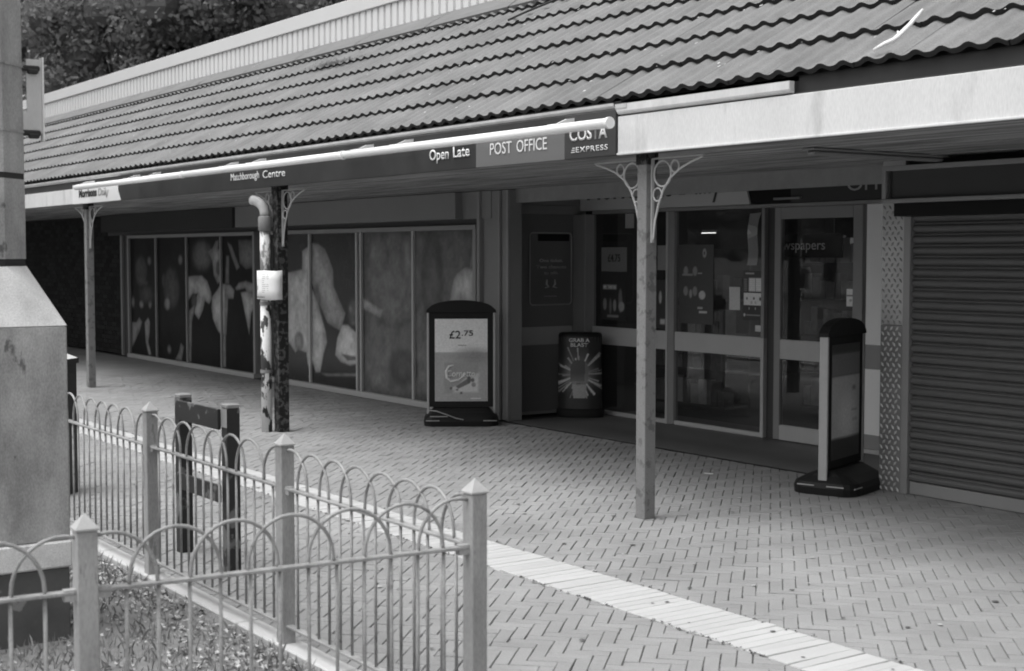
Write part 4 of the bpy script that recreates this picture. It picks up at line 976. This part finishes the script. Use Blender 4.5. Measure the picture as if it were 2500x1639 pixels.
# oval totem
ft = thing('oval_totem_sign', 'black oval floor sign with a bursting slush cup reading Grab A Blast', 'pavement sign', (-11.42, 8.72, .006), R(48))
def oval(wx, wy, n=28): return [(wx*math.cos(2*math.pi*k/n), wy*math.sin(2*math.pi*k/n)) for k in range(n)]
def lathe_oval(name, lay, m):
    n = 28; rings = [[(x, y, z) for x, y in oval(a, b, n)] for a, b, z in lay]
    return MB().add([q for r_ in rings for q in r_], [(i*n+k, i*n+(k+1) % n, (i+1)*n+(k+1) % n, (i+1)*n+k) for i in range(len(rings)-1) for k in range(n)]+[tuple(range((len(rings)-1)*n, len(rings)*n))]).obj(name, m, ft, smooth=True)
lathe_oval('base', [(.235, .13, 0), (.24, .135, .03), (.24, .135, .075), (.23, .125, .085)], M['rubber'])
lathe_oval('body', [(.228, .12, .086), (.225, .115, .30), (.222, .11, .60), (.221, .108, .825), (.213, .10, .848), (.19, .085, .856)], M['rubber2'])
# printed wrap, curved around the front
gx = 90; gz_ = 150; vs = []; ink = []
cx0, cz0 = 0.0, .44
rays = [(random.uniform(0, 2*math.pi), random.uniform(.02, .055), random.uniform(.15, .30), random.uniform(.10, .32)) for _ in range(44)]
for j in range(gz_+1):
    z = .09+(.815-.09)*j/gz_
    for i in range(gx+1):
        u = -1+2*i/gx; a = -math.pi/2+u*R(80); r1, r2 = .2285-.013*(z-.09), .1215-.02*(z-.09)
        vs.append((r1*math.cos(a), r2*math.sin(a)-.001, z))
        px = r1*math.cos(a); dx, dz = px-cx0, z-cz0; rr_ = math.hypot(dx, dz); th = math.atan2(dz, dx) % (2*math.pi); v = .035
        if z < .20: v = .04
        else:
            v += .34*math.exp(-(rr_/.12)**2)
            for ta, tw, tr, tv in rays:
                dd = abs((th-ta+math.pi) % (2*math.pi)-math.pi)
                if dd < tw and .06 < rr_ < tr: v = max(v, tv*2.6*(1-dd/tw*.4))
            if abs(px) < .092-.12*max(0, z-.50)**1.0 and .36 < z < .58 and (px/.092)**2+(max(0, z-.49)/.10)**2 < 1: v = .085+.13*max(0, .45-z)/.1+ (.12 if px > .055 else 0)
            if .20 <= z < .37 and abs(px) < .060+.10*(z-.20): v = .42 if z < .34 else .30
        ink.append(v)
me = bpy.data.meshes.new('wrap_print'); me.from_pydata(vs, [], [(j*(gx+1)+i, j*(gx+1)+i+1, (j+1)*(gx+1)+i+1, (j+1)*(gx+1)+i) for j in range(gz_) for i in range(gx)])
me.attributes.new('ink', 'FLOAT', 'POINT').data.foreach_set('value', np.array(ink, np.float32)); me.materials.append(M['print'])
o = place('wrap_print', me, ft); o.modifiers.new('t', 'SOLIDIFY').thickness = .0015
text('lettering', 'GRAB A', M['ltext'], ft, -.105, .105, -.124, .765, .036, .03)
text('lettering', 'BLAST', M['ltext'], ft, -.088, .088, -.124, .718, .036, .03)
text('lettering', 'ICE', M['mtext'], ft, -.03, .04, -.128, .335, .028, .03)

# ================================================================ POSTERS ON THE GLASS
def poster(label, x0, x1, z0, z1, base, shapes=(), y=SY+.004, step=.01, texts=(), group='posters on the shop glass'):
    t = thing('poster', label, 'poster', (x0, y, z0), 0, group); W_, H_ = x1-x0, z1-z0
    ink_sheet('sheet', t, 0, W_, 0, H_, 0, step, [(*s_[:-1], min(.85, s_[-1]*(1.7 if s_[-1] > .1 else 1))) for s_ in shapes], min(.8, base*1.6) if base > .1 else base, soft=.004, thick=.002)
    for (b, a0, a1, zz, ch, mm, bo) in texts: text('lettering', b, M[mm], t, a0, a1, -.003, zz, ch, bo)
    return t
def rect(a, b, c, d, v): return ('p', [(a, c), (b, c), (b, d), (a, d)], v)
poster('mid grey poster with a 4.75 price high in the left pane', -11.53, -11.12, 1.475, 1.72, .15, texts=[('£4.75', .11, .31, .10, .075, 'dtext', .01)])
poster('dark drinks poster with bottles below the 4.75 price', -11.53, -11.13, .98, 1.468, .045, [rect(.03, .25, .31, .36, .20), ('e', .06, .16, .03, .06, .18), ('e', .15, .14, .018, .08, .13), ('e', .22, .15, .025, .06, .22), ('e', .31, .20, .03, .12, .13), ('e', .33, .14, .045, .05, .24), rect(.10, .28, .03, .05, .22)], texts=[('MIX', .04, .09, .32, .03, 'ltext', .02), ('TASTES', .11, .24, .32, .03, 'ltext', .02)])
poster('small pale card at the top of the left pane', -11.145, -11.01, 1.91, 2.055, .27)
poster('grey strip poster behind the near post in the left pane', -10.645, -10.51, 1.495, 1.735, .17)
poster('narrow dark poster low behind the near canopy post', -10.80, -10.50, .93, 1.40, .05, [rect(.20, .27, .04, .09, .3), ('e', .20, .30, .02, .06, .28), ('e', .10, .33, .04, .05, .15)])
bl = [('e', .10+.13*(k % 2), .50-.19*(k//2), .032, .045, .15) for k in range(4)]
poster('large dark offer poster with four small pictures in the middle pane', -10.33, -9.845, .99, 1.74, .06, bl+[('e', .36, .67, .026, .042, .22), ('e', .36, .67, .010, .018, .06), rect(.05, .20, .455, .475, .16), rect(.27, .33, .475, .485, .25), ('e', .33, .275, .045, .04, .32), ('e', .17, .285, .02, .04, .2), rect(.27, .34, .145, .16, .32), rect(.29, .40, .105, .125, .34)])
poster('blank pale card in the lower middle of the middle pane', -9.63, -9.49, 1.14, 1.35, .38)
poster('grey card just behind the blank pale card', -9.57, -9.47, 1.358, 1.43, .10)
poster('white payment card notice with small round symbols', -9.44, -9.20, 1.19, 1.30, .62, [('e', .04, .06, .012, .012, .12), ('e', .13, .062, .012, .012, .08), ('e', .21, .058, .014, .016, .06), ('e', .10, .025, .012, .014, .3), ('e', .15, .025, .012, .014, .3)], step=.004)
poster('opening hours table poster above the payment card notice', -9.45, -9.20, 1.305, 1.50, .05, [rect(.075, .155, .01, .13, .5), rect(.162, .242, .01, .13, .5)]+[rect(.012, .05, .012+.017*k, .019+.017*k, .2) for k in range(7)]+[rect(.08, .24, .02+.017*k, .0225+.017*k, .3) for k in range(7)]+[rect(.03, .14, .165, .178, .3)], step=.0035)
poster('dark strip poster with a small diamond mark under the payment notice', -9.45, -9.20, 1.05, 1.185, .035, [('e', .02, .05, .012, .014, .4), rect(.04, .22, .045, .055, .17), ('e', .08, .11, .006, .01, .3), ('e', .16, .11, .006, .01, .3)], step=.004)
poster('tiny pale sticker at the bottom right of the middle pane', -9.29, -9.20, .955, 1.01, .38)
t = thing('hanging_strip', 'pale curling paper strip hanging in the right of the middle pane', 'paper strip', (-9.42, SY+.02, 1.55), 0)
mm_ = MB(); vs = []
for k in range(9):
    z = k*.058; xo = .012*k/8*2; wv = .012*math.sin(k*.9)
    vs += [(xo, wv, z), (.12+xo+(.02 if k == 8 else 0), wv+.004, z+(.01 if k == 8 else 0))]
mm_.add(vs, [(2*k, 2*k+1, 2*k+3, 2*k+2) for k in range(8)])
o = mm_.obj('strip', mat('strip_paper', .6, .7), t); o.modifiers.new('t', 'SOLIDIFY').thickness = .001
poster('two white stickers near the right stile of the door glass', -8.20, -8.128, 1.215, 1.36, .55, [rect(0, .08, .085, .095, .05), ('e', .045, .05, .015, .012, .25)], y=SY-.012, step=.006)
t = thing('round_display', 'pale round balloon-like display inside the door glass', 'display', (-8.13, 9.35, 1.43), 0)
mbx = MB(); 
for i in range(1): 
    n = 20; rg = []
    for j in range(11):
        ph_ = -math.pi/2+math.pi*j/10; rg.append([(.125*math.cos(ph_)*math.cos(2*math.pi*k/n), .125*math.cos(ph_)*math.sin(2*math.pi*k/n), .155*math.sin(ph_)) for k in range(n)])
    mbx.add([q for r_ in rg for q in r_], [(j*n+k, j*n+(k+1) % n, (j+1)*n+(k+1) % n, (j+1)*n+k) for j in range(10) for k in range(n)])
mbx.obj('balloon', M['gpanel'], t, smooth=True)
MB().tube([(0,0,-.155),(0,0,-1.42)], .006, 6).obj('stick', M['frame'], t)

# framed poster on the return glass (faces +X)
rp_ = thing('framed_poster', 'faint rounded lottery-style ticket poster on the dark side glass by the entrance', 'poster', (XR-.004, 8.40, 1.13), R(90))
def rrect(w_, h_, r, n=5):
    p = []
    for cx, cz, a in ((w_-r, h_-r, 0), (r, h_-r, 90), (r, r, 180), (w_-r, r, 270)):
        for k in range(n): th = R(a+90*k/(n-1)); p.append((cx+r*math.cos(th), cz+r*math.sin(th)))
    return p
MB().extr_y(rrect(.53, .74, .04), -.002, .002).obj('sheet', mat('poster_grey', .15, .5, .05), rp_)
MB().tube([(x, -.003, z) for x, z in rrect(.53, .74, .04)], .0065, 6, closed=True).obj('border', M['mtext'], rp_)
MB().box(.10, .50, -.0045, -.0025, .655, .725).obj('header', M['black'], rp_)
MB().extr_y([(.05+.035*math.cos(a), .69+.04*math.sin(a)) for a in np.linspace(0, 2*math.pi, 16)[:-1]], -.0055, -.0025).obj('badge', mat('badge_grey', .17), rp_)
M['ftext'] = mat('faint_text', .5, .6, .02)
text('lettering', 'One ticket.', M['ftext'], rp_, .12, .42, -.004, .44, .032, .02)
text('lettering', 'Two chances', M['ftext'], rp_, .08, .46, -.004, .375, .032, .02)
text('lettering', 'to win.', M['ftext'], rp_, .18, .36, -.004, .315, .032, .02)
for s in (-1, 1):
    MB().tube([(.265+s*.05, -.004, .26), (.265+s*.055, -.004, .21), (.265+s*.03, -.004, .185), (.265+s*.075, -.004, .175)], [.006, .012, .010, .006], 6).obj('hand_mark', M['ftext'], rp_)
MB().box(.18, .34, -.0045, -.0025, .085, .090).obj('small_print', M['ftext'], rp_)

# ================================================================ SMALL THINGS
tw = thing('fallen_twig', 'bare white forked twig lying on the roof tiles near the eave', 'twig')
def onroof(x, s, n): return rp(x, s, n)
MB().tube([onroof(-4.90, .03, .068), onroof(-4.87, .08, .070), onroof(-4.83, .11, .072), onroof(-4.825, .15, .074), onroof(-4.83, .25, .078), onroof(-4.84, .33, .084), onroof(-4.845, .40, .092)], [.008, .011, .012, .013, .012, .010, .006], 7).obj('twig', M['twig'], tw, smooth=True)
MB().tube([onroof(-4.825, .15, .075), onroof(-4.84, .17, .09)], [.008, .005], 6).obj('stub', M['twig'], tw)
o = MB().box(-.035, .035, -.012, .012, 0, .004, 0, .001).obj('litter_scrap', M['paper'], None, loc=(-7.89, 7.24, .003), rot=(0, 0, .5)); tag(o, 'tiny white scrap of litter lying on the paving before the entrance', 'litter')
for k, (x, y) in enumerate(((-6.35, 5.9), (-5.9, 6.4))): pass
ms = MB()
for k in range(260):
    c_ = random.choice([0, 1, 2, 3, 4, 5]); x = random.uniform(-20, -3.5); s0 = c_*GAUGE
    a = random.uniform(0, 6.28); r_ = random.uniform(.005, .014); s1 = s0+random.uniform(.05, .30); n1 = .075
    b = Vector(rp(x, s1, n1)); 
    ms.add([tuple(b+Vector((r_*math.cos(a+q), r_*math.sin(a+q)*.8, r_*math.sin(a+q)*.5))) for q in (0, 1.3, 2.9, 4.4)], [(0,1,2,3)])
ms.obj('roof_debris', mat('debris', .45, .8, .3, island=.4), None, kind='stuff')
# moss clump at the upper left of the roof
cm = MB()
for k in range(300):
    x = -14.0+random.gauss(0, .25)+random.random()*.5; b = Vector(rp(x, 5*GAUGE-.03+random.gauss(0, .012), .06+abs(random.gauss(0, .018)))); a = random.uniform(0, 6.28); r_ = random.uniform(.008, .02)
    cm.add([tuple(b+Vector((r_*math.cos(a+q), r_*.5*math.sin(a+q), r_*math.sin(a+q)))) for q in (0, 2.1, 4.2)], [(0,1,2)])
cm.obj('moss', M['leafin'], None, kind='stuff')

# ================================================================ TREES BEHIND THE ROOF
def tree(label, x, y, h, cr, n_leaf, seed):
    rd = random.Random(seed); t = thing('broadleaf_tree', label, 'tree', (x, y, 0), 0, 'trees behind the shop roof')
    tr = MB(); tr.tube([(0,0,0), (.1,0,h*.25), (-.05,.1,h*.5), (.1,0,h*.8)], [.32, .26, .2, .08], 10)
    clumps = []
    for k in range(46):
        a = rd.uniform(0, 6.28); zz = rd.uniform(.28, .98); rr_ = cr*math.sqrt(max(.05, 1-((zz-.58)/.45)**2))*rd.uniform(.35, 1.0)
        c = Vector((rr_*math.cos(a), rr_*math.sin(a), h*zz)); clumps.append((c, rd.uniform(.7, 1.5)*cr/4))
        if k % 3 == 0: tr.tube([(0, 0, h*rd.uniform(.2, .5)), tuple(c*.5+Vector((0, 0, h*.2))), tuple(c)], [.12, .07, .03], 6)
    tr.obj('trunk', M['bark'], t)
    inner = MB()
    for c, r_ in clumps:
        n = 8; rg = []
        for j in range(1, 5):
            p_ = -math.pi/2+math.pi*j/5; rg.append([(c.x+r_*.52*math.cos(p_)*math.cos(2*math.pi*k/n)*rd.uniform(.75, 1.1), c.y+r_*.52*math.cos(p_)*math.sin(2*math.pi*k/n)*rd.uniform(.75, 1.1), c.z+r_*.42*math.sin(p_)) for k in range(n)])
        inner.add([q for r2 in rg for q in r2], [(j*n+k, j*n+(k+1) % n, (j+1)*n+(k+1) % n, (j+1)*n+k) for j in range(3) for k in range(n)]+[tuple(range(n))[::-1], tuple(range(3*n, 4*n))])
    cr_o = inner.obj('crown', M['leafin'], t)
    rg_ = np.random.default_rng(seed); per = n_leaf//len(clumps); V = []; F = []
    for c, r_ in clumps:
        d = rg_.normal(size=(per, 3)); d /= np.linalg.norm(d, axis=1)[:, None]; d[:, 2] = np.abs(d[:, 2])*np.where(rg_.random(per) < .8, 1, -1)
        p = np.array(c)+d*r_*(.35+.75*rg_.random((per, 1))**.6)*np.array([1.1, 1.1, .85])
        a = rg_.normal(size=(per, 3)); a /= np.linalg.norm(a, axis=1)[:, None]; b = np.cross(a, d+rg_.normal(size=(per, 3))*.6); b /= np.linalg.norm(b, axis=1)[:, None]+1e-6
        s_ = (.06+.07*rg_.random((per, 1))); a = a*s_; b = b*s_*.62
        V.append(np.stack([p-a, p+b, p+a, p-b], 1).reshape(-1, 3))
    V = np.concatenate(V); nf_ = len(V)//4
    me = bpy.data.meshes.new('leaves'); me.vertices.add(len(V)); me.vertices.foreach_set('co', V.ravel().astype(np.float32))
    me.loops.add(nf_*4); me.loops.foreach_set('vertex_index', np.arange(nf_*4, dtype=np.int32)); me.polygons.add(nf_)
    me.polygons.foreach_set('loop_start', np.arange(0, nf_*4, 4, dtype=np.int32)); me.update(calc_edges=True); me.materials.append(M['leaf'])
    place('leaves', me, cr_o, kind='stuff')
    return t
tree('leftmost broad leafy tree rising beside the foreground column', -46, 16.5, 10.5, 4.4, 42000, 1)
tree('second broad leafy tree from the left, behind the ribbed parapet', -42, 19.5, 11.5, 4.6, 42000, 2)
tree('third broad leafy tree from the left, densest at its lower edge', -38, 22.5, 11.0, 4.4, 40000, 3)
tree('fourth leafy tree from the left where the parapet leaves the picture', -33.5, 23.5, 11.0, 4.2, 36000, 4)
tree('rightmost leafy tree in the top strip above the parapet', -28.5, 25.5, 11.5, 4.4, 32000, 5)
tree('tall back tree filling the gap left of centre', -56, 27, 16, 6, 40000, 6)
tree('tall back tree filling the gap right of centre', -46, 34, 16, 6, 40000, 7)
tree('far back tree beyond the leftmost crown', -62, 19, 15, 6, 34000, 8)

# trees across the green that stand left of the frame and show dark in the window glass
tree('broad tree on the green, mirrored dark in the far window panes', -40, -0.5, 11, 4.6, 9000, 21)
tree('broad tree on the green nearest the left end of the shop', -32.5, 1.0, 10, 4.2, 9000, 22)
tree('broad tree at the far end of the green', -50, -1.5, 12, 5.2, 8000, 23)
tree('tree across the green opposite the shop door', -40, -25, 6, 4.4, 5000, 24)
tree('low tree across the green to the right of the door axis', -31, -26, 5.5, 4.4, 5000, 25)

for k, (x, y, h, seed) in enumerate([(-62, -20, 12, 31), (-52, -23, 11, 32), (-22, -23, 10, 33), (-13, -21, 10, 34), (-4, -22, 11, 35), (6, -21, 10, 36), (16, -20, 11, 37), (24, -12, 10, 38), (27, -2, 10, 39)]):  # unseen row of trees added to block low sky and darken the glass
    tree(['added tree at the far left end of the row across the green', 'second added tree along the row across the green', 'middle added tree of the row across the green, facing the nearest post', 'added tree of the far row standing behind the camera to the left', 'added tree of the far row directly behind the camera', 'added tree of the far row behind the camera to the right', 'last added tree of the far row on the right', 'added tree at the right corner of the green', 'added tree beyond the right end of the shops'][k], x, y-4, 5.2, 4.2, 3000, seed)
# loose cable lying over the top tile courses
cb = MB().tube([rp(-10.55, 1.99, .055), rp(-10.35, 2.06, .068), rp(-10.15, 2.16, .068), rp(-10.0, 2.27, .068), rp(-9.9, 2.42, .080)], .010, 6).obj('roof_cable', M['coldark'], None)
tag(cb, 'black cable crossing the top tile courses below the ribbed wall', 'cable')

tree('broad tree added out of frame beyond the foreground column to shade the paving', -24.5, -0.8, 9, 4.0, 8000, 41)  # unseen tree added to darken the paving by the left windows

# trodden gum and stains on the paving, dirt gathered along the edge of the pale band
for nm_, alb, cnt in (('gum_spots', .10, 150), ('pale_gum_spots', .40, 60)):
    gm_ = MB()
    for k in range(cnt):
        x, y = random.uniform(-15, -2.5), random.uniform(2.9, 7.6); r_ = random.uniform(.006, .019); n = 8
        gm_.add([(x+r_*random.uniform(.75, 1.1)*math.cos(2*math.pi*q/n), y+r_*random.uniform(.75, 1.1)*math.sin(2*math.pi*q/n), .0065) for q in range(n)]+[(x, y, .0085)], [(q, (q+1) % n, n) for q in range(n)])
    gm_.obj(nm_, mat(nm_, alb, .7, .2, spec=.2), None, kind='stuff')
dm = MB()
for k in range(900):
    x = -2.5-random.random()**1.3*14; y = random.choice((4.118, 4.118, 4.118, 4.506))+random.gauss(0, .007)
    if math.sin(x*5.3)+math.sin(x*13.1+1) < -.3: continue
    for j in range(2):
        a = random.uniform(0, 6.28); r_ = random.uniform(.003, .010); b = Vector((x+random.gauss(0, .01), y, random.uniform(.001, .007)))
        dm.add([tuple(b+Vector((r_*math.cos(a+q), r_*math.sin(a+q), r_*.6*(q > 4)))) for q in (0, 2.1, 4.2)], [(0,1,2)])
dm.obj('edge_dirt', M['leafin'] if False else mat('edge_dirt', .06, .95, .3), None, kind='stuff')
